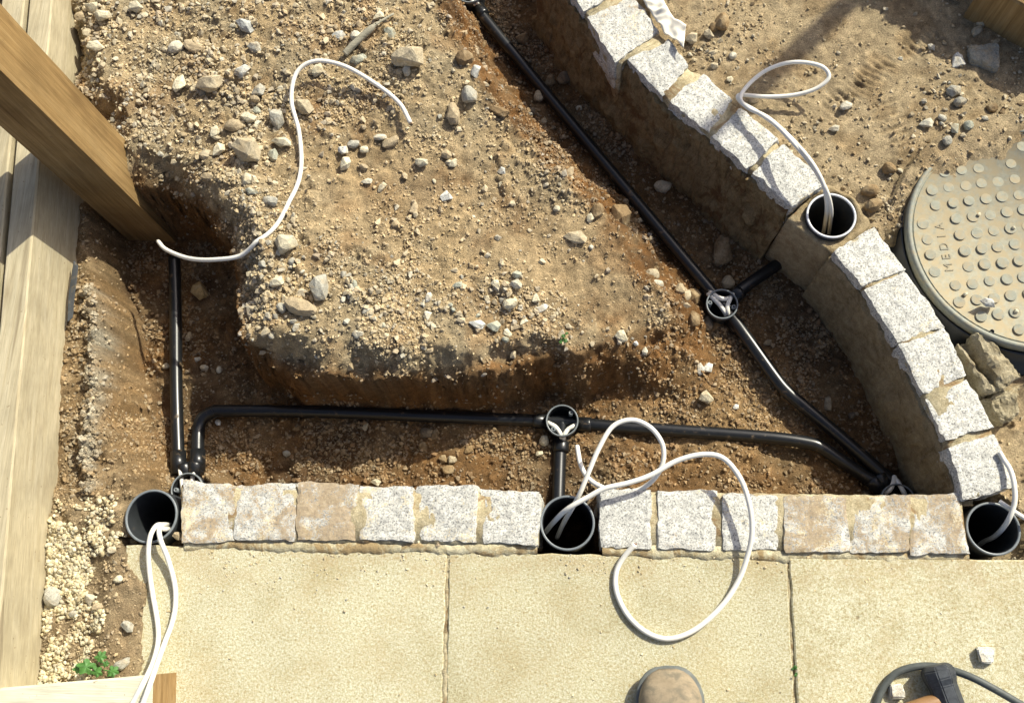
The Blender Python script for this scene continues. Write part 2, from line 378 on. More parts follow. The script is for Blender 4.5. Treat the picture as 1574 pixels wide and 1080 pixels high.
# ------------------------------------------------------------------ plan of the place (px of the photo -> metres at a height)
ZW = 0.02                                               # top of the curved sett wall
WALL = [[(838, -62), (902, -98), (965, -22), (896, 18)],
        [(903, 28), (972, -8), (1012, 46), (947, 97)],
        [(966, 90), (1029, 62), (1058, 100), (1018, 146)],
        [(1029, 157), (1083, 113), (1125, 152), (1090, 204)],
        [(1097, 210), (1140, 165), (1197, 215), (1149, 259)],
        [(1156, 264), (1204, 222), (1270, 279), (1217, 317)],
        [(1282, 388), (1344, 347), (1389, 413), (1326, 440)],
        [(1330, 444), (1392, 417), (1452, 500), (1381, 526)],
        [(1383, 531), (1454, 504), (1487, 576), (1418, 604)],
        [(1422, 613), (1487, 582), (1525, 654), (1454, 675)],
        [(1456, 689), (1531, 666), (1559, 748), (1484, 767)]]
ZR = 0.008                                              # top of the straight sett row
ROW = [[(281, 741), (361, 745), (360, 829), (282, 832)], [(363, 746), (453, 742), (453, 829), (359, 828)],
       [(458, 742), (549, 745), (546, 830), (457, 830)], [(554, 746), (635, 748), (635, 830), (553, 829)],
       [(641, 746), (733, 746), (732, 831), (640, 830)], [(742, 752), (829, 757), (828, 838), (743, 833)],
       [(921, 752), (1001, 752), (1001, 842), (924, 842)], [(1010, 753), (1102, 755), (1100, 843), (1012, 843)],
       [(1111, 760), (1195, 762), (1194, 844), (1112, 843)], [(1206, 762), (1305, 764), (1304, 847), (1209, 847)],
       [(1310, 764), (1399, 760), (1396, 848), (1308, 848)], [(1402, 760), (1474, 760), (1488, 852), (1400, 849)]]
# conduit runs: px, py, z of the pipe's axis
ZP = -0.165
RUN_LEFT = [(268, 395, -0.165), (270, 480, -0.168), (271, 600, ZP), (275, 728, -0.150)]
RUN_MID = [(304, 728, -0.150), (304, 700, -0.155), (305, 662, ZP), (311, 643, ZP), (327, 633, ZP), (350, 631, ZP), (500, 633, -0.168), (700, 641, -0.168), (864, 648, ZP),
           (940, 655, -.158), (1060, 663, -.152), (1180, 672, -.146), (1240, 680, -.146), (1263, 688, -.148), (1290, 706, -.154), (1330, 732, ZP), (1372, 757, ZP)]
RUN_DIAG = [(700, -32, ZP), (722, 0, ZP), (790, 84, ZP), (900, 216, ZP), (1000, 336, -.155), (1060, 408, -.152), (1110, 468, -.158),
            (1150, 522, -.150), (1190, 578, -.146), (1210, 602, -.146), (1240, 628, -.150), (1300, 678, -.158), (1382, 750, ZP)]
RUN_STUB = [(1110, 468, ZP), (1150, 437, -0.168), (1205, 400, -0.175)]
RUN_DROP = [(864, 648, ZP), (861, 690, ZP), (858, 775, -0.150)]
def path3(run): return [P(a, b, z) for a, b, z in run]
BOXES = [(864, 646, -0.135, 'mid'), (1110, 467, -0.135, 'diag'), (722, -14, -0.135, 'top'), (287, 751, -0.118, 'left'), (1381, 769, -0.132, 'corner')]
SLEEVES = [(232, 793, 0.004, 0.050, 'left'), (872, 803, 0.004, 0.0495, 'mid'), (1527, 812, 0.0, 0.0465, 'right'), (1278, 331, 0.014, 0.0475, 'wall')]
COVER_C = Vector((0.861, 0.743, 0.0)); COVER_R = 0.2284

# ------------------------------------------------------------------ ground
step = 0.0035
xs = np.arange(-1.42, 1.06, step); ys = np.arange(-0.22, 1.52, step)
def skirt(a):
    lo = [a[0]]; hi = [a[-1]]; s = step
    while lo[-1] > -25: s *= 1.5; lo.append(lo[-1] - s); hi.append(hi[-1] + s)
    return np.concatenate([lo[1:][::-1], a, hi[1:]])
gx = skirt(xs); gy = skirt(ys)
X, Y = np.meshgrid(gx, gy)
mound_poly = [tuple(P(x_, y_, z_)[:2]) for x_, y_, z_ in [(40, -300, .03), (90, -120, .03), (96, 40, .03), (92, 100, .04), (134, 168, .08), (158, 262, .075), (200, 262, .05), (262, 278, .04), (308, 312, .065), (334, 350, .075), (346, 400, .075), (352, 468, .065), (376, 534, .052),
              (430, 566, .045), (560, 576, .042), (690, 573, .036), (790, 558, .022), (850, 532, .01), (880, 545, .0), (960, 528, -.03), (1030, 512, -.05), (1040, 478, -.05), (1000, 425, -.03), (950, 352, -.02), (900, 292, .0),
              (830, 226, .0), (770, 150, .01), (712, 58, .03), (664, -40, .03), (560, -300, .03)]]
bank_poly = W2([(-900, -500), (84, -500), (92, 100), (110, 240), (122, 330), (126, 400), (146, 450), (150, 540), (148, 620), (150, 690), (172, 732), (235, 746), (278, 746), (278, 1500), (-900, 1500)], -0.03)
wi = W2([q for s in WALL for q in (s[0], s[3])], ZW); wo = W2([q for s in WALL for q in (s[1], s[2])], ZW)
wmid = [((a[0] + b[0]) / 2, (a[1] + b[1]) / 2) for a, b in zip(wi, wo)]
far = [(0.76, -0.5), (26, -0.5), (26, 26), (-0.45, 26)]
east_poly = [(-0.20, 1.9)] + wmid + far
ridge = W2([(126, 440), (134, 470), (137, 520), (135, 580), (131, 640), (127, 700), (130, 740)], 0.0)
row_back = W2([(281, 748), (1480, 764)], 0.0)

def fields(X, Y):
    j = 0.011 * fbm(X, Y, 13, 2, 11) + 0.0035 * fbm(X, Y, 55, 2, 12)
    sm = sdf(mound_poly, X, Y) + j * 1.3
    wid = idw(ctl([(340, 450, .030), (400, 570, .034), (600, 580, .036), (800, 570, .045), (950, 560, .075), (1045, 530, .15), (1000, 400, .17), (900, 270, .17), (780, 130, .15), (680, 0, .13), (250, 262, .03), (150, 220, .025), (330, 340, .03)], 0.0), X, Y)
    shd = 0.07 * np.clip((0.075 - wid) / 0.04, 0, 1) + 0.012
    lobes = 1 + 0.9 * fbm(X, Y, 8, 2, 13)
    tm = 1 - 0.20 * np.clip(lobes, .2, 1.8) * sstep(-1.0, 0.0, sm / shd) - (1 - 0.20 * np.clip(lobes, .2, 1.8)) * sstep(-0.10, 0.78, sm / wid)
    tm = np.clip(tm, 0, 1)
    zM = idw(ctl([(480, 200, .035), (300, 100, .055), (150, 60, .05), (120, 120, .06), (150, 205, .08), (172, 250, .07), (205, 215, .05), (600, 300, .02), (450, 450, .045), (380, 480, .045), (365, 430, .075), (350, 380, .08), (365, 480, .065), (430, 555, .045), (560, 560, .042), (690, 555, .035), (800, 530, .02), (700, 480, .03), (950, 470, -.055), (900, 420, -.03), (860, 340, -.012), (1000, 500, -.085), (800, 500, .0), (880, 500, -.03), (700, 50, .03), (800, 250, -.0), (420, 60, .06), (640, 90, .05), (300, 250, .03), (760, 430, .025), (325, 325, .075), (270, 260, .03)], 0.02), X, Y)
    zF = idw(ctl([(205, 470, -.215), (215, 530, -.205), (235, 590, -.19), (220, 400, -.22), (268, 330, -0.238), (230, 300, -0.228), (270, 450, -0.213), (270, 560, -0.193), (285, 700, -0.178), (350, 690, -0.186), (450, 640, -0.193), (600, 640, -0.193), (500, 735, -0.178), (700, 738, -0.165), (760, 690, -0.178), (850, 725, -0.17), (400, 735, -0.178), (950, 735, -0.143), (920, 690, -0.163), (1000, 630, -0.170), (880, 610, -0.188), (1100, 620, -0.156), (1130, 570, -0.168), (1150, 720, -0.148), (1250, 745, -0.163), (1220, 650, -0.178), (1300, 660, -0.193), (1380, 740, -0.193), (1250, 540, -0.193), (1110, 467, -0.190), (1150, 380, -0.188), (1000, 280, -0.188), (900, 180, -0.188), (780, 50, -0.188), (1000, 380, -0.183), (600, -200, -0.188), (1200, 470, -0.193), (1320, 560, -0.193)]), X, Y)
    zB = idw(ctl([(70, 1000, -.026), (130, 900, -.026), (200, 800, -.014), (190, 960, -.012), (100, 700, -.04), (120, 520, -.035), (140, 350, -.06), (230, 1010, -.004), (0, 300, -.06), (215, 880, .004), (225, 950, .004)], -0.02), X, Y)
    sb = sdf(bank_poly, X, Y) + j
    wb = idw(ctl([(160, 330, .015), (160, 420, .015), (165, 520, .022), (180, 600, .06), (200, 690, .085), (230, 740, .05)], -.05), X, Y)
    tb = 1 - sstep(0.0, 1.0, sb / wb)
    zE = idw(ctl([(1100, 60, .0), (1250, 80, -.012), (1400, 40, -.01), (1300, 200, -.005), (1400, 180, .0), (1520, 120, .0), (1480, 250, .012), (1550, 230, .016), (1380, 290, -.012), (1390, 400, -.05), (1430, 470, -.075), (1480, 510, -.085), (1540, 570, -.045), (1560, 640, -.07), (1560, 760, -.05), (1570, 840, -.04), (1340, 320, -.01), (1180, 170, .0)], 0.0), X, Y)
    # bank added beyond the far corner, raised to throw its shade
    h0 = P(1508, -6, 0.0); h1 = P(1600, 50, 0.0); hn = Vector((-(h1.y - h0.y), h1.x - h0.x)).normalized()
    hd = (X - h0.x) * hn.x + (Y - h0.y) * hn.y + 0.02 * fbm(X, Y, 7, 3, 21)
    shade_bank = 0.27 * sstep(-0.03, 0.17, hd) * sstep(0.50, 0.60, X + 0.02 * fbm(X, Y, 9, 2, 22))
    east = inside(east_poly, X, Y)
    h = zF + (zB - zF) * tb
    h = h + (zM - h) * tm
    h = np.where(east, zE + shade_bank, h)
    return h, tm, tb, east, sm, wid

h, tm, tb, east, sm, wid = fields(X, Y)
near = (np.abs(X) < 2.0) & (np.abs(Y - 0.6) < 1.6)
rough = np.where(east, 0.42, 1.0)
rough = np.where(east, rough + 0.8 * sstep(0.02, 0.15, h), rough)
smooth_patch = np.exp(-(((X - P(600, 290).x) / 0.17) ** 2 + ((Y - P(600, 290).y) / 0.12) ** 2))
smooth_patch2 = np.exp(-(((X - P(860, 400).x) / 0.16) ** 2 + ((Y - P(860, 400).y) / 0.12) ** 2))
smooth_patch2 = np.maximum(smooth_patch2, np.exp(-(((X - P(950, 450, -.04).x) / 0.11) ** 2 + ((Y - P(950, 450, -.04).y) / 0.10) ** 2)))
rough = rough * (1 - 0.45 * smooth_patch - 0.4 * smooth_patch2)
facem = np.clip(4 * tm * (1 - tm), 0, 1) * sstep(0.09, 0.045, wid) * ~east
rough = rough * (1 - 0.7 * facem) * (1 - 0.75 * np.clip(5 * tb * (1 - tb), 0, 1) * ~east)
h = h + rough * (0.008 * fbm(X, Y, 9, 3, 31) + 0.0045 * fbm(X, Y, 34, 4, 32))
f1, r1 = worley(X + 0.004 * fbm(X, Y, 40, 2, 41), Y + 0.004 * fbm(X, Y, 40, 2, 42), 0.030, 51)
f2, r2 = worley(X + 0.002 * fbm(X, Y, 90, 2, 43), Y, 0.013, 52)
f3, r3 = worley(X, Y, 0.0075, 53)
cl = sstep(-0.2, 0.5, fbm(X, Y, 6, 3, 61))
h = h + rough * (0.010 * cl * np.clip(1 - (f1 / 0.55) ** 2, 0, 1) * (r1 > 0.45) * r1
                 + 0.0048 * np.clip(1 - (f2 / 0.6) ** 2, 0, 1) * r2 * (0.4 + cl) + 0.0022 * np.clip(1 - (f3 / 0.6) ** 2, 0, 1) * r3)
# crumbling concrete footing along the timber edging
rd = seg_dist(ridge, X, Y)
rk = np.clip(1 - (rd + 0.012 * fbm(X, Y, 30, 3, 71)) / 0.022, 0, 1)
fr, rr = worley(X, Y, 0.016, 72)
rk = rk * sstep(.35, .85, tb)
h = h + rk ** 0.7 * (0.020 + 0.018 * np.clip(1 - fr, 0, 1) * rr)
# trodden prints in the far soil: lines of boot tread
for (px, py, ang, n) in ((1300, 150, 0.75, 8), (1420, 60, 0.6, 7), (1345, 110, 0.9, 6), (1370, 190, 1.9, 6)):
    c = P(px, py); ca, sa = math.cos(ang), math.sin(ang)
    u = (X - c.x) * ca + (Y - c.y) * sa; v = -(X - c.x) * sa + (Y - c.y) * ca
    msk = np.exp(-(u / 0.055) ** 4 - (v / 0.03) ** 4) * (0.5 + 0.5 * sstep(-0.2, 0.2, fbm(X, Y, 22, 2, 77)))
    h = h - east * msk * (0.0045 + 0.0035 * np.sin(u * 2 * math.pi / 0.0145))
# carve for pipes, boxes, sleeves, setts, slabs, cover
for run, rr_ in ((RUN_LEFT, .0), (RUN_MID, .0), (RUN_DIAG, .0), (RUN_STUB, .0), (RUN_DROP, .0)):
    pts = path3(run); zz = idw([(p.x, p.y, p.z) for p in pts], X, Y, 4)
    d = seg_dist([(p.x, p.y) for p in pts], X, Y)
    lim = zz - 0.003 + 1.2 * np.clip(d - 0.010, 0, None) + 3.0 * np.clip(d - 0.022, 0, None)
    h = np.where(d < 0.030, np.minimum(h, lim), h)
for (px, py, z, nm) in BOXES:
    c = P(px, py, z); d = np.hypot(X - c.x, Y - c.y); h = np.where(d < 0.055, np.minimum(h, z - 0.030 + 2.0 * np.clip(d - 0.034, 0, None)), h)
h = np.where(seg_dist(wmid, X, Y) < 0.035, np.minimum(h, -0.12), h)
wallf = inside(wi + wo[::-1], X, Y); h = np.where(wallf, np.minimum(h, -0.12), h)
yb = row_back[0][1] + (X - row_back[0][0]) * (row_back[1][1] - row_back[0][1]) / (row_back[1][0] - row_back[0][0])
sxl = P(196, 840).x + 0.052 * sstep(0.14, 0.06, Y) + 0.010 * fbm(X, Y, 16, 3, 87)
south = (X > sxl) & (Y < yb - 0.105)
onslab = (X > P(192, 836).x - .09) & ~south & (Y < yb - 0.105) & (X < 0)
h = np.where(onslab, np.maximum(h, 0.0035 + 0.003 * fbm(X, Y, 30, 3, 88) + 0.004 * sstep(.0, .03, sxl - X) - .034 * sstep(.0, .085, P(192, 836).x - X)), h)
h = np.where(south, np.minimum(h, -0.052 - 0.02 * (Y < -0.3)), h)
rowm = (X > row_back[0][0] + 0.005) & (X < row_back[1][0]) & (Y < yb - 0.008) & (Y > yb - 0.13)
h = np.where(rowm, np.minimum(h, -0.07), h)
for (px, py, z, r, nm) in SLEEVES:
    c = P(px, py, z); d = np.hypot(X - c.x, Y - c.y)
    pocket = {'left': 0.075, 'mid': 0.06, 'right': 0.078, 'wall': 0.06}[nm]
    lvl = {'left': -0.05, 'mid': -0.05, 'right': -0.07, 'wall': -0.12}[nm]
    if nm == 'left':
        side = (X > c.x + 0.01) | (Y < c.y - 0.035)
        h = np.where((d < pocket) & side & (Y < c.y + 0.05), np.minimum(h, lvl), h)
    else: h = np.where(d < pocket, np.minimum(h, lvl), h)
    h = np.where(d < r - 0.002, -0.30, h)
dc = np.hypot(X - COVER_C.x, Y - COVER_C.y)
ca = np.arctan2(Y - COVER_C.y, X - COVER_C.x)
h = np.where(dc < COVER_R + 0.004, np.minimum(h, -0.02), h)
moat = (dc < COVER_R + 0.045) & (dc >= COVER_R + 0.004) & (ca > -math.pi) & (ca < -math.pi * 0.30)
h = np.where(moat, np.minimum(h, -0.055 - 0.02 * (dc < COVER_R + 0.03)), h)
l0 = P(1405, 300, .01); l1 = P(1574, 240, .01); ln_ = Vector((-(l1.y - l0.y), l1.x - l0.x)).normalized()
ld = (X - l0.x) * ln_.x + (Y - l0.y) * ln_.y + 0.016 * fbm(X, Y, 14, 3, 81)          # soil lying over the far part of the cover
lapz = -0.012 + 0.030 * sstep(-0.03, 0.075, ld) + 0.002 * fbm(X, Y, 40, 3, 82)
h = np.where((dc < COVER_R + 0.03) & (ld > -0.05), np.maximum(h, lapz), h)
h = np.where(~near, np.clip(h, -0.2, 0.5), h)

# soil colours: what the soil is, dry tan on top, damp red brown clay in the cut, grey where it is stony
def lerp(a, b, t): return a + (np.asarray(b) - a) * t[..., None]
n1 = fbm(X, Y, 5, 4, 91); n2 = fbm(X, Y, 22, 4, 92); n4 = fbm(X, Y, 11, 3, 93)
col = np.zeros(X.shape + (3,)) + np.array((0.41, 0.335, 0.205))
col = lerp(col, (0.45, 0.355, 0.205), sstep(-0.1, 0.5, n1))
col = lerp(col, (0.355, 0.305, 0.20), sstep(0.0, 0.6, n4) * 0.8 * ~east)
col = lerp(col, (0.42, 0.315, 0.175), np.clip(smooth_patch + smooth_patch2, 0, 1) * 0.55)
dampn = np.zeros(X.shape)
for (qx, qy, qa, qb, qs) in ((488, 175, .030, .055, .8), (700, 275, .05, .04, .55), (620, 300, .07, .05, .4), (560, 215, .05, .03, .4), (930, 470, .07, .05, .5), (800, 330, .06, .05, .35)):
    c = P(qx, qy, .02); dampn = np.maximum(dampn, qs * np.exp(-((X - c.x) / qa) ** 2 - ((Y - c.y) / qb) ** 2))
brownp = sstep(.12, .55, fbm(X, Y, 8, 4, 98)) * .65
col = lerp(col, (0.29, 0.20, 0.105), brownp)
col = lerp(col, (0.20, 0.125, 0.06), np.clip(dampn * (1.1 + 1.2 * n2), 0, .9))      # damp soil freshly turned over
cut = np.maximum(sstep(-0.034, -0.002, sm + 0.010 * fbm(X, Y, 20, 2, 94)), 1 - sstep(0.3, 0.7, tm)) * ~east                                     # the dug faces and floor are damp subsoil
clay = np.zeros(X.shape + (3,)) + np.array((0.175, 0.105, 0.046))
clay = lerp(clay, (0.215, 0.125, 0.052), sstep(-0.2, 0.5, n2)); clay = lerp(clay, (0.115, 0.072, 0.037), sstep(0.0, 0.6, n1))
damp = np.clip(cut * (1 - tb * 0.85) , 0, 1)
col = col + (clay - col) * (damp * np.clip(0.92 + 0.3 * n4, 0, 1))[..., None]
sf = np.clip(1.3 - np.abs(sm / wid - 0.35) / 0.5, 0, 1) * ~east * (1 - tb)
col = lerp(col, (0.205, 0.105, 0.036), sf * np.clip(0.55 + 0.8 * n2, 0, 1))
pa = P(1130, 640, -.13); ptc = np.exp(-(((X - pa.x) / 0.16) ** 2 + ((Y - pa.y) / 0.10) ** 2)) * ~east
col = lerp(col, (0.345, 0.24, 0.12), ptc * 0.8)
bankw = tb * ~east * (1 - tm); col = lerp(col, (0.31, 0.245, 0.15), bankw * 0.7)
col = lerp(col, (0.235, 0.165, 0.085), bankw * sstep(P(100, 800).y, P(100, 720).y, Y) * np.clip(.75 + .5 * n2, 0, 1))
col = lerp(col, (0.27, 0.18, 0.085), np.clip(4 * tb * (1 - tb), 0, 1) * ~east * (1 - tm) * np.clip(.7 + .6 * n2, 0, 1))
col = lerp(col, (0.36, 0.335, 0.255), np.clip(rk * 1.6, 0, 1) * np.clip(0.6 + 1.2 * n2, 0, 1))
esand = east * 1.0; col = lerp(col, (0.43, 0.355, 0.225), esand * 0.8); col = lerp(col, (0.355, 0.275, 0.16), esand * sstep(0.0, 0.6, n4))
col = col * (0.82 + 0.36 * r2)[..., None] * (0.9 + 0.2 * r1)[..., None]
col = col * np.array((1.05, 1.0, 0.96)); col = np.clip(col, 0.01, 0.8)

ny, nx = X.shape
fx_ = np.clip(facem * 1.6, 0, 1)                                              # break up the dug faces sideways
Xo = X + fx_ * (0.008 * pnoise(Y * 22 + 5, h * 55 + X * 9, 401) + 0.005 * pnoise(Y * 60, h * 130, 402))
Yo = Y + fx_ * (0.008 * pnoise(X * 22 + 9, h * 55 + Y * 9, 403) + 0.005 * pnoise(X * 60, h * 130, 404))
V = np.stack([Xo, Yo, h], -1).reshape(-1, 3)
idx = np.arange(ny * nx).reshape(ny, nx)
F = np.stack([idx[:-1, :-1], idx[:-1, 1:], idx[1:, 1:], idx[1:, :-1]], -1).reshape(-1, 4)
me = bpy.data.meshes.new('ground'); me.vertices.add(len(V)); me.vertices.foreach_set('co', V.ravel())
me.loops.add(F.size); me.loops.foreach_set('vertex_index', F.ravel()); me.polygons.add(len(F))
me.polygons.foreach_set('loop_start', np.arange(0, F.size, 4)); me.polygons.foreach_set('use_smooth', np.ones(len(F), bool))
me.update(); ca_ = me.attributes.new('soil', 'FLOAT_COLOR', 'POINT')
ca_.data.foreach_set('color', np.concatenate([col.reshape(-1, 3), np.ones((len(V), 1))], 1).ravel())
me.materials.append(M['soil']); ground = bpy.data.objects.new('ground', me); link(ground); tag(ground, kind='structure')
def gz(x, y):
    i = int(np.clip(np.searchsorted(gx, x), 1, nx - 1)); k = int(np.clip(np.searchsorted(gy, y), 1, ny - 1))
    return float(h[k, i])
def on_ground(px, py, z0=0.0):
    """the point where the line of sight through a pixel meets the soil"""
    zz = 0.45; prev = zz
    while zz > -0.35:
        p = P(px, py, zz)
        if gz(p.x, p.y) >= zz: return Vector((p.x, p.y, gz(p.x, p.y)))
        zz -= 0.004
    return P(px, py, z0)

# ------------------------------------------------------------------ paving
paving = empty('paving', (0, 0, 0), kind='structure')
def slab(quad, z=0.0, th=0.045, seed=0):
    """a concrete slab with worn, slightly ragged arrises"""
    n = 26; q = [Vector(a) for a in quad]; Vs = []; Fs = []
    for lay, (zz, ins) in enumerate(((0.0, 0.0035), (-0.0018, 0.0010), (-0.008, 0.0), (-th, 0.0))):
        for e in range(4):
            a, b = q[e], q[(e + 1) % 4]; c = (q[0] + q[1] + q[2] + q[3]) / 4
            for k in range(n):
                p = a.lerp(b, k / n); wv = n3((p.x, p.y, seed), 40, seed) * 0.0022 + n3((p.x, p.y, seed), 160, seed) * 0.0016
                dirc = (c - p).normalized(); pp = p + dirc * ins + Vector((wv.x, wv.y, 0)); Vs.append((pp.x, pp.y, z + zz))
    m = 4 * n
    for l in range(3):
        for k in range(m): Fs.append((l * m + k, l * m + (k + 1) % m, (l + 1) * m + (k + 1) % m, (l + 1) * m + k))
    Fs.append(tuple(range(m)))
    o = mesh_obj('slab', Vs, Fs, M['slab'], paving, smooth=False)
    return o
yj = lambda x: P(688, 848).y + (x - P(688, 848).x) * 0.0
a0 = P(193, 836); a1 = P(686.6, 847); b0 = P(690, 847); b1 = P(1210, 857); c0 = P(1213.2, 857); c1 = P(1574, 859); c1 = c0 + (c1 - c0).normalized() * 0.60
def down(p, px, py, L=0.60): d = (P(px, py) - p).normalized(); return p + d * L
a1d = down(a1, 680.5, 1080); b0d = down(b0, 685, 1080); b1d = down(b1, 1220.5, 1080); c0d = down(c0, 1224.5, 1080)
slab([a0, a1, a1d, Vector((a0.x + 0.03, a1d.y, 0))], 0.0, seed=1)
slab([b0, b1, b1d, b0d], 0.0, seed=2)
slab([c0, c1, Vector((c1.x + 0.01, c0d.y, 0)), c0d], 0.0015, seed=3)
for k, (p, q) in enumerate(((Vector((a0.x + 0.03, 0, 0)), a1d), (b0d, b1d), (c0d, Vector((c1.x, 0, 0))))):
    yy = min(a1d.y, b1d.y) - 0.012
    slab([(p.x, yy, 0), (q.x, yy, 0), (q.x, yy - 0.6, 0), (p.x, yy - 0.6, 0)], 0.0, seed=10 + k)

def ragged_strip(name, top, bot, z, mat, parent, n=160, amp=0.004, thick=0.02, seed=0, crown=0.002):
    """a thin, uneven band of mortar between two lines"""
    Vs = []; Fs = []; prof = (0.0, 0.05, 0.5, 0.97, 1.0)
    for k in range(n + 1):
        t = k / n; a = Vector(top[0]).lerp(Vector(top[1]), t); b = Vector(bot[0]).lerp(Vector(bot[1]), t)
        e = n3((a.x, a.y, seed), 22, seed); e2 = n3((a.x, a.y, seed), 95, seed + 4)
        b = b + (b - a).normalized() * (amp * 2.2 * e.x + amp * e2.x)
        for i, s in enumerate(prof):
            p = a.lerp(b, s); g = n3((p.x, p.y, s), 120, seed + 8).x
            Vs.append((p.x, p.y, z + (-thick if i in (0, 4) else -.0010 if i == 3 and thick > .01 and crown < .0019 else crown * (0.6 + 1.4 * e.y + 1.6 * g))))
    for k in range(n):
        for i in range(4): Fs.append((k * 5 + i, k * 5 + i + 1, (k + 1) * 5 + i + 1, (k + 1) * 5 + i))
    return mesh_obj(name, Vs, Fs, mat, parent)
ragged_strip('mortar_pointing', (P(283, 825), P(826, 832)), (P(283, 845), P(826, 854)), 0.0014, M['strip'], paving, seed=3, crown=.0012, amp=.0035)
for (j0, j1) in (((688.3, 849), (682.8, 1080)), ((1211.6, 862), (1222.5, 1080))):
    ja = P(*j0); jb = P(*j1); jd = (jb - ja).normalized(); jb = ja + jd * .58; jn = Vector((-jd.y, jd.x, 0)) * .006
    ragged_strip('joint_sand', (ja - jn, jb - jn), (ja + jn, jb + jn), -0.0045, M['mortar'], paving, 90, .002, .02, 15, .0025)
ragged_strip('mortar_pointing', (P(926, 835), P(1488, 845)), (P(926, 855), P(1490, 867)), 0.0014, M['strip'], paving, seed=5, crown=.0012, amp=.0035)

# ------------------------------------------------------------------ granite setts
def sett(quad, ztop, depth, parent, seed, smear, dirt, label=None):
    q = [P(a, b, ztop) for a, b in quad]; qc = (q[0] + q[1] + q[2] + q[3]) / 4; q = [qc + (v - qc) * 1.035 for v in q]; N = 9; bm = bmesh.new()
    bmesh.ops.create_cube(bm, size=2.0); bmesh.ops.subdivide_edges(bm, edges=bm.edges, cuts=13, use_grid_fill=True)
    r = 0.065; r2 = random.Random(seed)
    tilt = (r2.uniform(-.003, .003), r2.uniform(-.003, .003))
    for v in bm.verts:
        u, w_, s = v.co
        # round the arrises
        e = Vector((u, w_, s)); k = Vector([max(-1 + r, min(1 - r, c)) for c in e]); dlt = e - k
        if dlt.length > 1e-6: e = k + dlt.normalized() * min(dlt.length, r)
        u, w_, s = e
        t0 = (u + 1) / 2; t1 = (1 - w_) / 2
        p = q[0].lerp(q[1], t0).lerp(q[3].lerp(q[2], t0), t1)
        zz = ztop - depth * (1 - s) / 2 + (tilt[0] * u + tilt[1] * w_)
        j = n3((p.x, p.y, zz + seed * 0.37), 24, seed) * 0.0044 + n3((p.x, p.y, zz + seed * .37), 75, seed + 2) * 0.0034 + n3((p.x, p.y, zz), 190, seed + 5) * 0.0014
        if s > 0.6: j.z *= 0.40
        v.co = Vector((p.x, p.y, zz)) + j
    o = bm_obj('sett', bm, M['granite'], parent, smooth=False)
    o['smear'] = smear; o['dirt'] = dirt
    if label: o['label'] = label
    return o
row = empty('sett_edging', P(880, 800, 0), 'straight edging of pale granite setts between the trench and the slabs', 'edging')
ROW_S = [(.50, .61), (.46, .54), (.48, .70), (.50, .50), (.48, .44), (.44, .40), (.34, .24), (.38, .38), (.46, .42), (.50, .65), (.50, .59), (.50, .61)]
for i, s in enumerate(ROW):
    sett(s, ZR, 0.10, row, 100 + i, ROW_S[i][0] + 0.02, ROW_S[i][1] - 0.02, 'sett half covered with brown soil' if ROW_S[i][1] > .55 else None)
wall = empty('sett_wall', P(1300, 400, 0), 'curved low wall of bright granite setts on a concrete haunch', 'wall')
WALL_S = [(.40, .30), (.40, .40), (.36, .30), (.38, .20), (.36, .22), (.34, .30), (.36, .14), (.34, .10), (.36, .10), (.34, .10), (.30, .08)]
for i, s in enumerate(WALL):
    sett(s, ZW, 0.105, wall, 200 + i, WALL_S[i][0] + 0.07, WALL_S[i][1] + 0.06)

def sweep(name, line, prof, mat, parent, n=90, amp=0.004, seed=0, closed_ends=True, fr=30, nrm=None):
    """profile (offset to the trench side, z) swept along a plan line, roughened"""
    pts = spline([(a, b, 0) for a, b in line], max(2, n // max(1, len(line) - 1))); Vs = []; Fs = []; m = len(prof)
    for i, p in enumerate(pts):
        t = (pts[min(i + 1, len(pts) - 1)] - pts[max(i - 1, 0)]).normalized(); nn = Vector((t.y, -t.x, 0))
        if nrm is not None and nn.dot(nrm) < 0: nn = -nn
        for o_, z in prof:
            b = p + nn * o_ + Vector((0, 0, z)); b = b + n3(b, fr, seed) * amp + n3(b, fr * 3.2, seed + 2) * amp * 0.6 + n3(b, fr * 8, seed + 4) * amp * 0.22; Vs.append(b)
    for i in range(len(pts) - 1):
        for k in range(m - 1): Fs.append((i * m + k, i * m + k + 1, (i + 1) * m + k + 1, (i + 1) * m + k))
    if closed_ends: Fs.append(tuple(range(m))); Fs.append(tuple(range((len(pts) - 1) * m, len(pts) * m))[::-1])
    return mesh_obj(name, Vs, Fs, mat, parent, smooth=False)
TR = Vector((-0.8, -0.6, 0))
def wall_core(a, b, seed):
    inn = W2([q for s in WALL[a:b] for q in (s[0], s[3])], ZW); out = W2([q for s in WALL[a:b] for q in (s[1], s[2])], ZW)
    Vs = []; Fs = []; n = 8; lin = spline([(x, y, 0) for x, y in inn], n); lout = spline([(x, y, 0) for x, y in out], n); m = 6
    for p, q in zip(lin, lout):
        d = (q - p).normalized()
        for s, z in ((0.002, -0.14), (0.001, ZW - 0.008), (0.008, ZW - 0.0024), (None, ZW - 0.0022), (-0.004, ZW - 0.008), (-0.004, -0.10)):
            c = p.lerp(q, 0.5) if s is None else (p + d * s if s > 0 and s < 0.5 else q - d * 0.004)
            b_ = Vector((c.x, c.y, z)); b_ += n3(b_, 60, seed) * 0.002 + n3(b_, 170, seed) * 0.0012; Vs.append(b_)
    for i in range(len(lin) - 1):
        for k in range(m - 1): Fs.append((i * m + k, i * m + k + 1, (i + 1) * m + k + 1, (i + 1) * m + k))
    Fs.append(tuple(range(m))); Fs.append(tuple(range((len(lin) - 1) * m, len(lin) * m)))
    return mesh_obj('mortar_bed', Vs, Fs, M['mortar'], wall)
wall_core(0, 6, 4); wall_core(6, 11, 6)
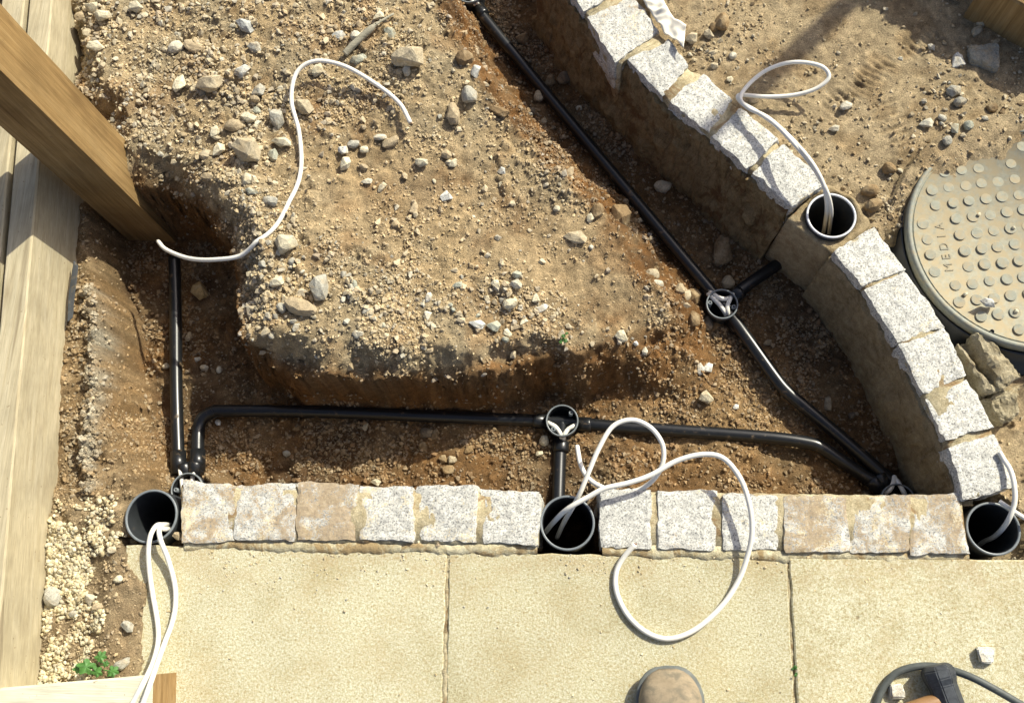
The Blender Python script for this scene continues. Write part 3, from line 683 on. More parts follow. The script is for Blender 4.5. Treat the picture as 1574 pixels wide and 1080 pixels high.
haunch_shade_prof = [(-0.02, 0.000), (0.0045, -0.003), (0.008, -0.020), (0.010, -0.055), (0.014, -0.075), (0.024, -0.105), (0.030, -0.135), (0.040, -0.158), (0.046, -0.21), (-0.05, -0.21)]  # haunch; its dark lip over the sett sides imitates shade and mortar smears
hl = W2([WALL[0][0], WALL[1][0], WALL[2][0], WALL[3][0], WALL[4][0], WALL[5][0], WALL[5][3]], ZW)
sweep('haunch', hl, haunch_shade_prof, M['haunch'], wall, 200, 0.011, 21, nrm=TR)
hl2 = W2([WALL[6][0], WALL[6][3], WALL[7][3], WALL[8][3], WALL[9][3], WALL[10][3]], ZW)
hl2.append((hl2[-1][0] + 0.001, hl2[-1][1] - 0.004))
haunch_shade_prof2 = [(-0.02, 0.000), (0.0045, -0.003), (0.008, -0.020), (0.010, -0.060), (0.012, -0.085), (0.015, -0.110), (0.017, -0.14), (0.019, -0.21), (-0.05, -0.21)]  # same lip here: brown over the sett sides stands in for shade too
sweep('haunch', hl2, haunch_shade_prof2, M['haunch_pale'], wall, 140, 0.006, 23, nrm=TR)
# mortar collar that carries the sleeve in the gap of the wall
def collar(cx, cy, r, quad, zt, mat, parent, seed):
    cpt = P(cx, cy, zt); q = [P(a, b, zt) for a, b in quad]; Vs = []; Fs = []; n = 72
    for k in range(n):
        a = 2 * math.pi * k / n; d = Vector((math.cos(a), math.sin(a), 0)); best = 0.06
        for i in range(len(q)):
            e0, e1 = q[i] - cpt, q[(i + 1) % len(q)] - cpt; den = d.x * (e1.y - e0.y) - d.y * (e1.x - e0.x)
            if abs(den) < 1e-9: continue
            t = (e0.x * (e1.y - e0.y) - e0.y * (e1.x - e0.x)) / den; u = (e0.x * d.y - e0.y * d.x) / den
            if t > 0 and 0 <= u <= 1: best = t
        ro = max(best, r + 0.004)
        for rr_, z in ((r + 0.001, -0.2), (r + 0.001, -0.004), (r + (ro - r) * 0.45, -0.001), (ro - 0.004, 0.0), (ro, -0.006), (ro + 0.004, -0.10), (ro + 0.010, -0.21)):
            b = cpt + d * rr_ + Vector((0, 0, z)); b += (n3(b, 45, seed) * 0.004 + n3(b, 130, seed) * 0.002) * (0.3 if rr_ < r + 0.002 else 1); Vs.append(b)
    for k in range(n):
        for i in range(6): k2 = (k + 1) % n; Fs.append((k * 7 + i, k2 * 7 + i, k2 * 7 + i + 1, k * 7 + i + 1))
    return mesh_obj('mortar_collar', Vs, Fs, mat, parent)
collar(1278, 331, 0.0475, [(1208, 336), (1262, 288), (1276, 281), (1314, 303), (1342, 346), (1279, 391)], 0.002, M['collar'], wall, 31)
def row_core(a, b, seed):
    lo = ROW[a]; hi = ROW[b]
    t0, t1 = P(*lo[0], 0), P(*hi[1], 0); b0_, b1_ = P(*lo[3], 0), P(*hi[2], 0); Vs = []; Fs = []; n = 110; m = 6
    for k in range(n + 1):
        t = k / n; p = t0.lerp(t1, t); q = b0_.lerp(b1_, t); d = (q - p).normalized()
        for c, z in ((p + d * .004, -0.12), (p + d * .003, ZR - .008), (p + d * .010, ZR - .0022), (p.lerp(q, .55), ZR - .0020), (q - d * .001, ZR - .005), (q - d * .002, -0.06)):
            b_ = Vector((c.x, c.y, z)); b_ += n3(b_, 50, seed) * .0018 + n3(b_, 160, seed) * .0012; Vs.append(b_)
    for i in range(n):
        for k in range(m - 1): Fs.append((i * m + k, i * m + k + 1, (i + 1) * m + k + 1, (i + 1) * m + k))
    Fs.append(tuple(range(m))); Fs.append(tuple(range(n * m, n * m + m)))
    mesh_obj('mortar_bed', Vs, Fs, M['mortar'], row)
row_core(0, 5, 41); row_core(6, 11, 43)
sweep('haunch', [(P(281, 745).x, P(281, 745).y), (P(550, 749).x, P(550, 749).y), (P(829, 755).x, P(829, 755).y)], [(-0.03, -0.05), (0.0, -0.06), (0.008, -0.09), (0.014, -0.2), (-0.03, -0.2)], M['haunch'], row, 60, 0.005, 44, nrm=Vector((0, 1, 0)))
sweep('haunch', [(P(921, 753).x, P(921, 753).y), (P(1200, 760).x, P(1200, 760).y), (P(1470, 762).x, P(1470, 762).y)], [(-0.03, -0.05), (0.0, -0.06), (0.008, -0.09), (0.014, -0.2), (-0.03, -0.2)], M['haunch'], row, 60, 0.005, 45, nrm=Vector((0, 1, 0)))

# ------------------------------------------------------------------ timber edging, post, cross board
def beam(name, a, b, width, z0, z1, mat, parent, side, end_mat=None, bev=0.003, seed=0):
    """timber with its visible arris from a to b; `side` points to where its width goes"""
    a = Vector((a[0], a[1], 0)); b = Vector((b[0], b[1], 0)); t = (b - a).normalized(); s = Vector((-t.y, t.x, 0))
    if s.dot(Vector((*side, 0))) < 0: s = -s
    bm = bmesh.new(); n = 24; rings = []
    for k in range(n + 1):
        p = a.lerp(b, k / n); ring = []
        for w0, zz in ((0, z0), (0, z1 - bev), (bev, z1), (width - bev, z1), (width, z1 - bev), (width, z0)):
            q = p + s * w0 + Vector((0, 0, zz)); q += n3(q, 7, seed) * 0.0012 + n3(q, 40, seed) * 0.0004; ring.append(bm.verts.new(q))
        rings.append(ring)
    for r0, r1 in zip(rings[:-1], rings[1:]):
        for i in range(6): bm.faces.new((r0[i], r0[(i + 1) % 6], r1[(i + 1) % 6], r1[i]))
    e0 = bm.faces.new(rings[0]); e1 = bm.faces.new(rings[-1][::-1])
    o = bm_obj(name, bm, mat, parent)
    if end_mat:
        o.data.materials.append(end_mat)
        for p in o.data.polygons:
            if len(p.vertices) == 6: p.material_index = 1
    return o
A0 = Vector((-1.118, 1.62)); A1 = Vector((-0.992, -0.03))
def arris(y): return Vector((-1.094 + (1.264 - y) * 0.0868, y))
o = beam('timber_edging', arris(1.75), arris(-0.155), 0.050, -0.09, 0.11, M['sleeper_top'], None, (-1, 0), M['endgrain'], seed=3)
tag(o, 'pale sawn timber board on edge beside the gravel, shadow of the post across it', 'board')
o = beam('timber_edging', arris(1.75) + Vector((-0.060, 0)), arris(-0.155) + Vector((-0.060, 0)), 0.050, -0.09, 0.112, M['sleeper_top'], None, (-1, 0), M['endgrain'], seed=9)
tag(o, 'outer pale timber board behind the first, mostly cut off by the picture edge', 'board')
zc = 0.095
q0 = P(236, 1036, zc); q1 = P(0, 1056, zc); dq = (q1 - q0).normalized(); q1 = q0 + dq * 0.62
o = beam('timber_board', (q0.x, q0.y), (q1.x, q1.y), 0.10, -0.05, zc, M['board'], None, (0, -1), M['endgrain'], 0.004, seed=5)
tag(o, 'pale board end lying across the gravel in the near corner', 'board')
f0 = P(1512, -26, .10); f1 = P(1650, 52, .10)
o = beam('timber_board', (f0.x, f0.y), (f1.x, f1.y), 0.09, -0.02, .10, M['post'], None, (0.5, 0.85), M['endgrain'], 0.004, seed=15)
tag(o, 'brown timber lying in the shaded far corner beyond the manhole cover', 'board')
px0, py0, ps = -0.921, 0.859, 0.104
bm = bmesh.new(); rings = []
for k in range(30):
    z = -0.26 + 1.5 * k / 29; ring = []; bv = 0.005
    for (u, v_) in ((0, bv), (0, 1 - bv), (bv, 1), (1 - bv, 1), (1, 1 - bv), (1, bv), (1 - bv, 0), (bv, 0)):
        p = Vector((px0 - ps * (1 - u), py0 + ps * v_, z)); p += n3(p, 6, 4) * 0.0015 + n3(p, 30, 5) * 0.0006; ring.append(bm.verts.new(p))
    rings.append(ring)
for r0, r1_ in zip(rings[:-1], rings[1:]):
    for i in range(8): bm.faces.new((r0[i], r0[(i + 1) % 8], r1_[(i + 1) % 8], r1_[i]))
bm.faces.new(rings[-1]); bm.faces.new(rings[0])
tag(bm_obj('timber_post', bm, M['post']), 'square brown timber post standing in the dark hole by the mound', 'post')

# ------------------------------------------------------------------ conduit, boxes, sleeves
def dense(run, n=10): return spline(path3(run), n)
PR = 0.0130
t_ = empty('conduit', P(270, 560, ZP), 'straight black conduit running down beside the timber edging', 'pipe')
pp_ = tube('pipe', dense(RUN_LEFT), PR, M['pipe'], t_, 16)
a = dense(RUN_LEFT); tube('coupler', [P(274, 694, -.153), P(275, 728, -.149)], 0.0155, M['pipe'], pp_, 16)
t_ = empty('conduit', P(600, 637, ZP), 'long black conduit with two bends running along the foot of the mound', 'pipe')
pp_ = tube('pipe', dense(RUN_MID), PR, M['pipe'], t_, 16)
tube('coupler', [P(304, 724, -.151), P(304, 692, -.156)], 0.0155, M['pipe'], pp_, 16)
t_ = empty('conduit', P(950, 280, ZP), 'black conduit running diagonally below the curved wall', 'pipe')
tube('pipe', dense(RUN_DIAG), PR, M['pipe'], t_, 16)
t_ = empty('conduit', P(1170, 425, ZP), 'short black stub conduit from the round box to the curved wall', 'pipe')
tube('pipe', dense(RUN_STUB), PR, M['pipe'], t_, 16)
t_ = empty('conduit', P(860, 710, ZP), 'short black conduit dropping from the round box to the straight edging', 'pipe')
pp_ = tube('pipe', dense(RUN_DROP), PR, M['pipe'], t_, 16)
tube('coupler', [P(863, 672, ZP), P(861, 693, ZP)], 0.0155, M['pipe'], pp_, 16)
BOX_LABEL = {'mid': 'round black junction box above the middle sleeve, two white cables inside', 'diag': 'round black junction box with three white cables near the curved wall',
             'top': 'round black junction box cut off by the top picture edge', 'left': 'black junction box behind the straight edging where two conduits meet',
             'corner': 'black junction box in deep shade where edging and curved wall meet'}
BOX_DIRS = {'mid': [(800, 644), (930, 654), (862, 700)], 'diag': [(1068, 417), (1160, 430), (1142, 512)], 'top': [(757, 42), (690, -45)], 'left': [(275, 690), (304, 690)], 'corner': [(1345, 722), (1340, 738)]}
for (px, py, z, nm) in BOXES:
    c = P(px, py, z); R_ = 0.0322
    b = empty('junction_box', c, BOX_LABEL[nm], 'junction box', 'round junction boxes')
    body = lathe('box_body', [(0.001, -0.047), (R_ - .001, -0.047), (R_, -0.044), (R_, -0.001), (R_ - .0008, 0.0), (R_ - .0026, 0.0), (R_ - .0028, -0.002), (R_ - .003, -0.040), (0.001, -0.041)], M['black'], c, b)
    lathe('box_rim', [(R_ + .0006, -0.006), (R_ + .0006, 0.0004), (R_ - .0005, 0.0012), (R_ - .0026, 0.0004), (R_ - .0026, -0.004)], M['rim'], c, body)
    for (qx, qy) in BOX_DIRS[nm]:
        tgt = P(qx, qy, z - 0.030); d = (tgt - (c - Vector((0, 0, 0.030)))); d.z = 0; d.normalize()
        s0 = c + d * (R_ - 0.004) - Vector((0, 0, .028)); s1 = c + d * (R_ + 0.026) - Vector((0, 0, .029))
        tube('socket', [s0, s0.lerp(s1, .8), s1], 0.0156, M['pipe'], b, 16)
    for k, ang in enumerate({'mid': (0.75, -2.4), 'diag': (-0.2, 2.95), 'top': (0.4, 3.6), 'left': (-0.05, 3.2), 'corner': (0.3, 3.3)}[nm]):
        pc = c + Vector((math.cos(ang) * .0245, math.sin(ang) * .0245, 0)); bo = lathe('screw_boss', [(0.0048, -0.041), (0.0048, -0.004), (0.0022, -0.003), (0.0018, -0.012), (0.0005, -0.012)], M['rim'], pc, body, 12)
# standing sleeves
SL_LABEL = {'left': 'wide black pipe sleeve at the gravel end of the edging, cables hanging out', 'mid': 'wide black pipe sleeve in the gap of the straight edging',
            'right': 'wide black pipe sleeve at the corner of edging and curved wall', 'wall': 'wide black pipe sleeve set in the gap of the curved wall'}
for (px, py, z, r, nm) in SLEEVES:
    c = P(px, py, z); s_ = empty('pipe_sleeve', Vector((c.x, c.y, z - 0.28)), SL_LABEL[nm], 'pipe', 'upright pipe sleeves'); ti = r - 0.0042
    tb_ = lathe('tube', [(r, -0.28), (r, -0.004), (r - .0006, -0.003), (ti + .0004, -0.003), (ti, -0.006), (ti, -0.28)], M['sleeve'], c, s_, 48)
    lathe('rim', [(r - .0001, -0.0032), (r, -0.001), (r - .0009, 0.0), (ti + .0008, 0.0), (ti - .0001, -0.001), (ti - .0001, -0.0034)], M['rim_bright' if nm == 'wall' else 'rim'], c, tb_, 48)

# ------------------------------------------------------------------ manhole cover
mc = COVER_C.copy(); mc.z = 0.010; R_ = COVER_R
cov = empty('manhole_cover', mc, 'large round grey manhole cover with raised studs, dusted with sand', 'manhole cover')
plate = lathe('plate', [(0.001, -0.006), (R_ - .014, -0.006), (R_ - .013, -0.0035)], M['cover'], mc, cov, 96)
lathe('plate_rim', [(R_ - .0131, -0.0035), (R_ - .0125, -0.0012), (R_ - .0118, -0.004), (R_ - .0095, -0.004), (R_ - .009, 0.0), (R_ - .003, 0.0), (R_, -0.003), (R_, -0.026), (R_ - .01, -0.03)], M['cover_rim'], mc, cov, 96)
lathe('frame', [(R_ + .003, -0.020), (R_ + .007, -0.022), (R_ + .009, -0.055), (R_ + .030, -0.060), (R_ + .033, -0.075), (R_ + .02, -0.12)], M['black'], mc, cov, 96)
stud_me = None; o0 = Vector((0.729, 0.780)); B1 = Vector((0.0315, 0.0040)); B2 = Vector((0.0033, -0.0330)); cx2 = Vector((mc.x, mc.y))
for i in range(-9, 18):
    for j_ in range(-14, 15):
        if i == -1 and 0 <= j_ <= 3: continue
        p = o0 + B1 * i + B2 * j_
        p = p + Vector((random.uniform(-.0012, .0012), random.uniform(-.0012, .0012)))
        if (p - cx2).length > R_ - 0.030: continue
        if stud_me is None:
            o = lathe('stud', [(0.0108, -0.0065), (0.0106, -0.0006), (0.0100, 0.0), (0.0003, 0.0)], M['stud'], (0, 0, 0), None, 20); stud_me = o.data; o.parent = cov; stud_me.polygons.foreach_set('use_smooth', [False] * len(stud_me.polygons))
        else: o = bpy.data.objects.new('stud', stud_me); link(o, cov)
        o.location = Vector((p.x, p.y, mc.z - random.choice((0.0026, 0.003, 0.0034, 0.004, 0.0046)) - .0022 * max(0, min(1, ((p - cx2).dot(Vector((.5, .85))) + .02) / .12))) ) - mc
        o.scale = (random.uniform(.94, 1.06),) * 2 + (1,)
lc = P(1478, 322, mc.z)
# raised lettering, reading away from the photographer
kq = P(1463.5, 410, mc.z)
for k, ch in enumerate('MEDIA'):
    cu = bpy.data.curves.new('letter', 'FONT'); cu.body = ch; cu.size = 0.0225; cu.extrude = 0.0013; cu.align_x = 'CENTER'; cu.align_y = 'CENTER'
    to = bpy.data.objects.new('letter_tmp', cu); link(to); bpy.context.view_layer.update()
    lm = bpy.data.meshes.new_from_object(to.evaluated_get(bpy.context.evaluated_depsgraph_get())); bpy.data.objects.remove(to)
    lm.materials.append(M['cover']); lo_ = bpy.data.objects.new('letter', lm); link(lo_, plate)
    p0 = P(1461.5, 413, mc.z); p1 = P(1445, 340, mc.z); d = p1 - p0; p = p0.lerp(p1, (k + .25) / 4.6)
    lo_.location = Vector((p.x, p.y, mc.z - 0.0062)); lo_.rotation_euler[2] = math.atan2(d.y, d.x)
hp = P(1525, 509, mc.z)
lathe('lifting_hole', [(0.0042, -0.0004), (0.0036, 0.0002), (0.0034, -0.006), (0.0004, -0.0058)], M['black'], (hp.x, hp.y, mc.z + .0003), plate, 16)

# ------------------------------------------------------------------ cables
def cable(name, pts, r, mat, label, cat, group=None, clamp=True, n=8, cores=False):
    path = spline([P(a, b, z) for a, b, z in pts], n)
    if clamp:
        for p in path:
            g = gz(p.x, p.y)
            if g > p.z - r - 0.001 and g < p.z + 0.10 and g > -0.25: p.z = g + r + 0.001
        for _ in range(3):
            for i in range(1, len(path) - 1): path[i].z = max(path[i].z, (path[i - 1].z + path[i + 1].z) / 2)
    b = empty(name, path[len(path) // 2], label, cat, group)
    shth = tube('sheath', path, r, mat, b, 12)
    d = (path[-1] - path[-2]).normalized()
    if cores: 
        for q in (Vector((.0017, 0, 0)), Vector((-.0017, 0, .0006))): tube('core', [path[-1] - d * .002 + q, path[-1] + d * .0022 + q], .0013, M['core'], shth, 6)
    return b, path
CR = 0.0044
b, _ = cable('cable', [(243, 371, -.05), (256, 384, -.03), (290, 397, 0), (330, 399, .03), (375, 391, .045), (420, 360, .05), (448, 312, .05), (463, 265, .05), (460, 205, .055), (448, 155, .065), (456, 112, .075), (485, 94, .08), (530, 102, .075), (580, 131, .065), (614, 159, .058), (631, 189, .055)], CR, M['cable'],
             'white cable snaking over the stony mound from the post hole', 'cable', 'white cables', cores=True)
b, _ = cable('cable', [(1272, 372, -.14), (1276, 345, -.05), (1277, 318, .02), (1268, 288, .06), (1246, 252, .075), (1217, 217, .07), (1190, 190, .06), (1160, 170, .045), (1140, 158, .035), (1134, 149, .03), (1142, 146, .03), (1180, 149, .025), (1222, 146, .03), (1255, 136, .04), (1274, 119, .05), (1264, 103, .055), (1235, 96, .055), (1205, 98, .05), (1175, 110, .045), (1150, 131, .04), (1138, 151, .042), (1150, 166, .045), (1180, 181, .052), (1212, 209, .065), (1245, 246, .08), (1265, 282, .065), (1271, 315, .025), (1268, 345, -.05), (1262, 372, -.14)], CR * .95, M['cable'],
             'looped white cable coming out of the sleeve in the curved wall', 'cable', 'white cables')
b, _ = cable('cable', [(262, 806, -.10), (258, 806, -.03), (250, 806, .012), (240, 808, .024), (231, 824, .028), (228, 850, .022), (230, 880, .012), (235, 915, .008), (242, 955, .008), (243, 985, .014), (236, 1015, .055), (222, 1046, .105), (205, 1078, .108), (185, 1120, .108)], CR * 1.02, M['cable'],
             'white cable, the near one of a pair hanging from the gravel end sleeve', 'cable', 'white cables', False)
b, _ = cable('cable', [(266, 812, -.10), (261, 813, -.03), (254, 813, .008), (245, 813, .022), (247, 830, .026), (258, 858, .018), (268, 895, .010), (270, 925, .008), (265, 955, .010), (254, 985, .020), (243, 1015, .065), (231, 1050, .110), (219, 1082, .114), (204, 1120, .114)], CR * 1.02, M['cable'],
             'white cable bowing outward over the slab, second of the pair', 'cable', 'white cables', False)
b, _ = cable('cable', [(856, 826, -.10), (868, 800, -.03), (888, 765, .018), (903, 730, .035), (920, 690, .045), (942, 655, .05), (972, 645, .05), (1000, 657, .045), (1018, 682, .04), (1019, 710, .03), (1006, 735, .02), (983, 752, .006), (955, 757, .004), (925, 748, .002), (905, 735, -.005), (893, 715, -.015), (887, 685, -.03)], CR, M['cable'],
             'white cable from the middle sleeve, small loop over the trench ending in the air', 'cable', 'white cables')
b, _ = cable('cable', [(838, 818, -.07), (850, 803, -.02), (872, 782, .022), (905, 763, .034), (930, 750, .04), (965, 742, .042), (1000, 730, .045), (1040, 708, .05), (1080, 698, .055), (1112, 704, .055), (1138, 735, .05), (1152, 775, .045), (1156, 815, .035), (1150, 850, .022), (1136, 890, .012), (1110, 930, .008), (1070, 966, .0065), (1030, 981, .0062), (995, 972, .0062), (965, 945, .0062), (948, 910, .0062), (947, 880, .007), (958, 857, .012), (976, 836, .022)], CR * 1.05, M['cable'],
             'white cable from the middle sleeve making the big loop on the slab', 'cable', 'white cables', cores=True)
b, _ = cable('cable', [(1500, 842, -.14), (1512, 832, -.10), (1530, 823, -.04), (1548, 802, .012), (1559, 774, .028), (1559, 745, .034), (1553, 722, .03), (1543, 706, .026), (1536, 694, .026)], CR, M['cable'],
             'white cable curling up from the corner sleeve against the last sett', 'cable', 'white cables', False)
b, _ = cable('cable', [(1536, 770, .012), (1548, 778, .016), (1564, 789, .016), (1590, 803, .012), (1640, 820, -.02)], CR * .9, M['cable'],
             'white cable tail leaving the corner sleeve towards the picture edge', 'cable', 'white cables', False)
def inner(name, pts, label):
    b, _ = cable(name, pts, 0.0046, M['cable'], label, 'cable', 'cable pieces inside the junction boxes', False, 6)
zi = -0.145
inner('cable', [(840, 648, zi - .02), (845, 651, zi), (854, 656, zi), (862, 668, zi), (863, 680, zi - .02)], 'short white cable bend inside the box above the middle sleeve, nearer the timber')
inner('cable', [(888, 652, zi - .02), (883, 654, zi), (873, 660, zi), (867, 670, zi), (866, 682, zi - .02)], 'short white cable bend inside the box above the middle sleeve, nearer the loop')
inner('cable', [(1086, 446, zi - .02), (1094, 450, zi), (1106, 458, zi + .004), (1118, 459, zi), (1128, 452, zi - .01)], 'short white cable bend inside the diagonal box, uppermost of three')
inner('cable', [(1086, 450, zi - .02), (1092, 455, zi), (1104, 466, zi), (1113, 478, zi), (1120, 492, zi - .02)], 'straight white cable inside the diagonal box, middle of three')
inner('cable', [(1130, 448, zi - .02), (1124, 456, zi), (1119, 468, zi + .004), (1119, 480, zi), (1124, 494, zi - .02)], 'white cable bend inside the diagonal box beside the stub')
inner('cable', [(716, -8, zi - .02), (722, -4, zi), (728, 5, zi), (733, 10, zi - .02)], 'white cable end in the box at the top edge, thicker one')
inner('cable', [(729, -10, zi - .02), (731, -4, zi), (733, 4, zi), (737, 9, zi - .02)], 'white cable end in the box at the top edge, nearest the wall')
inner('cable', [(276, 716, -.148), (277, 722, -.138), (279, 735, -.131), (281, 750, -.126), (283, 765, -.135)], 'white cable in the box behind the edging, beside the timber')
inner('cable', [(302, 716, -.148), (299, 724, -.138), (296, 735, -.131), (294, 750, -.126), (292, 765, -.135)], 'white cable in the box behind the edging, beside the bend')
inner('cable', [(1375, 732, -.15), (1373, 742, -.14), (1368, 752, -.137), (1360, 758, -.145)], 'curled white cable in the dark corner box')
inner('cable', [(1375, 734, -.15), (1381, 742, -.14), (1388, 754, -.137), (1394, 766, -.145)], 'straight white cable in the dark corner box')
# black cord on the slab
b, _ = cable('cord', [(1338, 1120, .007), (1347, 1082, .007), (1358, 1056, .008), (1376, 1035, .010), (1402, 1025, .014), (1432, 1023, .020), (1462, 1029, .030), (1495, 1041, .040), (1535, 1062, .046), (1580, 1088, .044), (1640, 1120, .03)], 0.0062, M['cord'], 'dark grey rubber cord arching behind the hammer', 'cord', None, False)

# ------------------------------------------------------------------ hammer
hp_ = P(1457, 1074, 0.03); ha = math.radians(-15)
ham = empty('hammer', (hp_.x, hp_.y, 0), 'lump hammer with dark steel head and orange wooden handle', 'hammer')
def ham_pt(u, v, z):                                   # u along the head, v along the handle
    e = Vector((-math.sin(-ha), math.cos(-ha), 0)); f = Vector((-e.y, e.x, 0))
    return Vector((hp_.x, hp_.y, 0)) + e * u + f * v + Vector((0, 0, z))
bm = bmesh.new(); rings = []; hz = 0.029
for u, s in ((-.056, .74), (-.050, 1.0), (-.034, 1.0), (-.022, .86), (.022, .86), (.034, 1.0), (.048, 1.0), (.055, .74)):
    ring = []
    for k in range(8):
        a = math.pi / 8 + k * math.pi / 4; ring.append(bm.verts.new(ham_pt(u, math.cos(a) * .0275 * s, hz + math.sin(a) * .0275 * s)))
    rings.append(ring)
for r0, r1_ in zip(rings[:-1], rings[1:]):
    for i in range(8): bm.faces.new((r0[i], r0[(i + 1) % 8], r1_[(i + 1) % 8], r1_[i]))
bm.faces.new(rings[0]); bm.faces.new(rings[-1])
bmesh.ops.bevel(bm, geom=bm.edges[:], offset=0.0018, segments=2, affect='EDGES')
bm_obj('head', bm, M['steel'], ham)
hpth = [ham_pt(0, -.019, hz), ham_pt(0, 0, hz), ham_pt(-.001, .05, hz), ham_pt(-.003, .12, hz - .003), ham_pt(-.004, .19, hz - .008), ham_pt(-.004, .235, hz - .010)]
tube('handle', spline(hpth, 6), lambda s: 0.0112 + 0.0030 * math.sin(s * 5.2) ** 2 - (0.004 if s > .985 else 0), M['hickory'], ham, 16)

# ------------------------------------------------------------------ boots (the photographer stands on the slabs)
def boot(px, py, ang, label, L=0.295, Wd=0.108):
    tp = P(px, py, 0.03); root = empty('work_boot', (tp.x, tp.y, 0), label, 'boot', 'work boots of the photographer')
    ca_, sa_ = math.cos(ang), math.sin(ang)
    def T(x, y, z): return Vector((tp.x + x * ca_ - y * sa_, tp.y + x * sa_ + y * ca_, z))      # y: 0 at the toe, negative towards the heel
    def half(s):                                                                             # half width along the length
        toe = math.sqrt(max(0.0, 1 - (1 - min(s / 0.20, 1)) ** 2)) ** 0.85
        return Wd / 2 * toe * (1 - 0.24 * sstep(0.34, 0.60, np.array(s)) + 0.06 * sstep(0.7, 0.9, np.array(s))) * (math.sqrt(max(0, 1 - (max(s - .86, 0) / .14) ** 2)) ** .8 if s > .86 else 1)
    S_ = [0.0, .006, .02, .04, .07, .11, .16, .22, .3, .4, .5, .6, .7, .8, .88, .94, .98, 1.0]
    def solid(name, zlo, zhi, grow, mat):
        Vs = []; Fs = []; m = len(S_)
        for z, g in ((zlo, grow - .002), (zlo + .003, grow), (zhi - .003, grow), (zhi, grow - .002)):
            for sgn in (1, -1):
                for s in (S_ if sgn == 1 else S_[::-1]):
                    Vs.append(T(sgn * max(0, half(s) + (g if 0 < s < 1 else 0)), -(s * (L + 2 * g) - g), z))
        n = 2 * m
        for l in range(3):
            for k in range(n): Fs.append((l * n + k, l * n + (k + 1) % n, (l + 1) * n + (k + 1) % n, (l + 1) * n + k))
        Fs.append(tuple(range(3 * n, 4 * n))); Fs.append(tuple(range(n)))
        return mesh_obj(name, Vs, Fs, mat, root)
    solid('sole', 0.0005, 0.020, 0.0022, M['sole']); solid('welt', 0.0205, 0.027, 0.0042, M['sole'])
    Vs = []; Fs = []; m = 17
    for s in S_[1:-1]:
        a_ = np.array(s)
        top = 0.028 + 0.042 * float(sstep(0, .14, a_)) ** .7 + 0.012 * float(sstep(.15, .34, a_)) + 0.055 * float(sstep(.33, .58, a_)) + 0.085 * float(sstep(.55, .70, a_))
        for k in range(m):
            th = math.pi * k / (m - 1); hw = half(s) - .001
            e = 0.72 if s < .5 else .55
            cx_ = math.copysign(abs(math.cos(th)) ** e, math.cos(th)); sz = math.sin(th) ** (0.85 if s < .5 else .6)
            q = T(cx_ * hw, -s * L, 0.0275 + (top - .0275) * sz); q += n3(q, 26, 3) * 0.0022 * (1 if 0 < k < m - 1 else 0); Vs.append(q)
    ns = len(S_) - 2
    for i in range(ns - 1):
        for k in range(m - 1): Fs.append((i * m + k, i * m + k + 1, (i + 1) * m + k + 1, (i + 1) * m + k))
    Fs.append(tuple(range(m))); Fs.append(tuple(range((ns - 1) * m, ns * m)))
    upr = mesh_obj('upper', Vs, Fs, M['suede'], root)
    for k in range(5):
        s = .40 + .045 * k; z = 0.098 + .013 * k
        tube('lace', [T(-.026, -s * L, z - .014), T(0, -(s + .01) * L, z + .006), T(.026, -s * L, z - .014)], .0022, M['lace'], upr, 6)
    return root
boot(1026, 1026, math.radians(3), 'tan suede work boot with grey sole, its toe on the slab')
boot(1156, 1084, math.radians(-6), 'second work boot, only its toe tip showing at the bottom edge')

# ------------------------------------------------------------------ stick, white sheet, membrane, mortar lump, added shadow stake
p0 = on_ground(531, 86); p1 = on_ground(577, 47); p2 = on_ground(606, 26)
pa = [p0 + Vector((0, 0, .006)), p0.lerp(p1, .35) + Vector((0, 0, .010)), p1 + Vector((0, 0, .012)), p1.lerp(p2, .12) + Vector((0.001, .001, .012)), p2 + Vector((0, 0, .008))]
st = empty('stick', pa[1], 'grey weathered broken stick lying on the mound above the cable', 'stick')
V_, F_ = tube_data(spline(pa, 8), lambda s: 0.0072 if s < .46 else (0.0072 - (s - .46) / .06 * .0040 if s < .52 else 0.0032 - .0016 * (s - .52)), 10)
V_ = [v + n3(v, 120, 4) * .0010 for v in V_]; mesh_obj('stick_body', V_, F_, M['stick'], st)
def sheet(name, outline, z0, lift, mat, seed, th=0.0012, f=22, nres=26, follow=True):
    """crumpled thin sheet filling an outline on the ground"""
    poly = [P(a, b, z0) for a, b in outline]; x0 = min(p.x for p in poly); x1 = max(p.x for p in poly); y0 = min(p.y for p in poly); y1 = max(p.y for p in poly)
    bm = bmesh.new(); vs = [bm.verts.new(p) for p in poly]; f0 = bm.faces.new(vs)
    bmesh.ops.triangulate(bm, faces=[f0]); bmesh.ops.subdivide_edges(bm, edges=bm.edges[:], cuts=9, use_grid_fill=True)
    bmesh.ops.triangulate(bm, faces=bm.faces[:])
    for v in bm.verts:
        g = max(gz(v.co.x, v.co.y), -0.02) if follow else z0
        n_ = n3((v.co.x, v.co.y, seed), f, seed); n2_ = n3((v.co.x, v.co.y, seed), f * 3, seed + 2)
        v.co.z = max(g + 0.003, z0) + lift * (0.5 + 0.8 * n_.x + 0.3 * n2_.x) ; v.co.x += n_.y * .002; v.co.y += n_.z * .002
    r = bmesh.ops.solidify(bm, geom=bm.faces[:], thickness=th)
    return bm_obj(name, bm, mat, None, True)
o = sheet('cloth_scrap', [(982, -30), (1010, -26), (1019, 4), (1025, 22), (1036, 38), (1053, 49), (1051, 62), (1049, 84), (1034, 66), (1020, 56), (1010, 40), (1000, 22), (988, 8)], 0.016, 0.026, M['cloth'], 5)
tag(o, 'crumpled white sheet scrap tucked behind the far setts', 'sheet')
o = sheet('plastic_membrane', [(121, 405), (128, 415), (126, 440), (122, 470), (120, 492), (112, 500), (114, 450)], -0.034, 0.006, M['membrane'], 8)
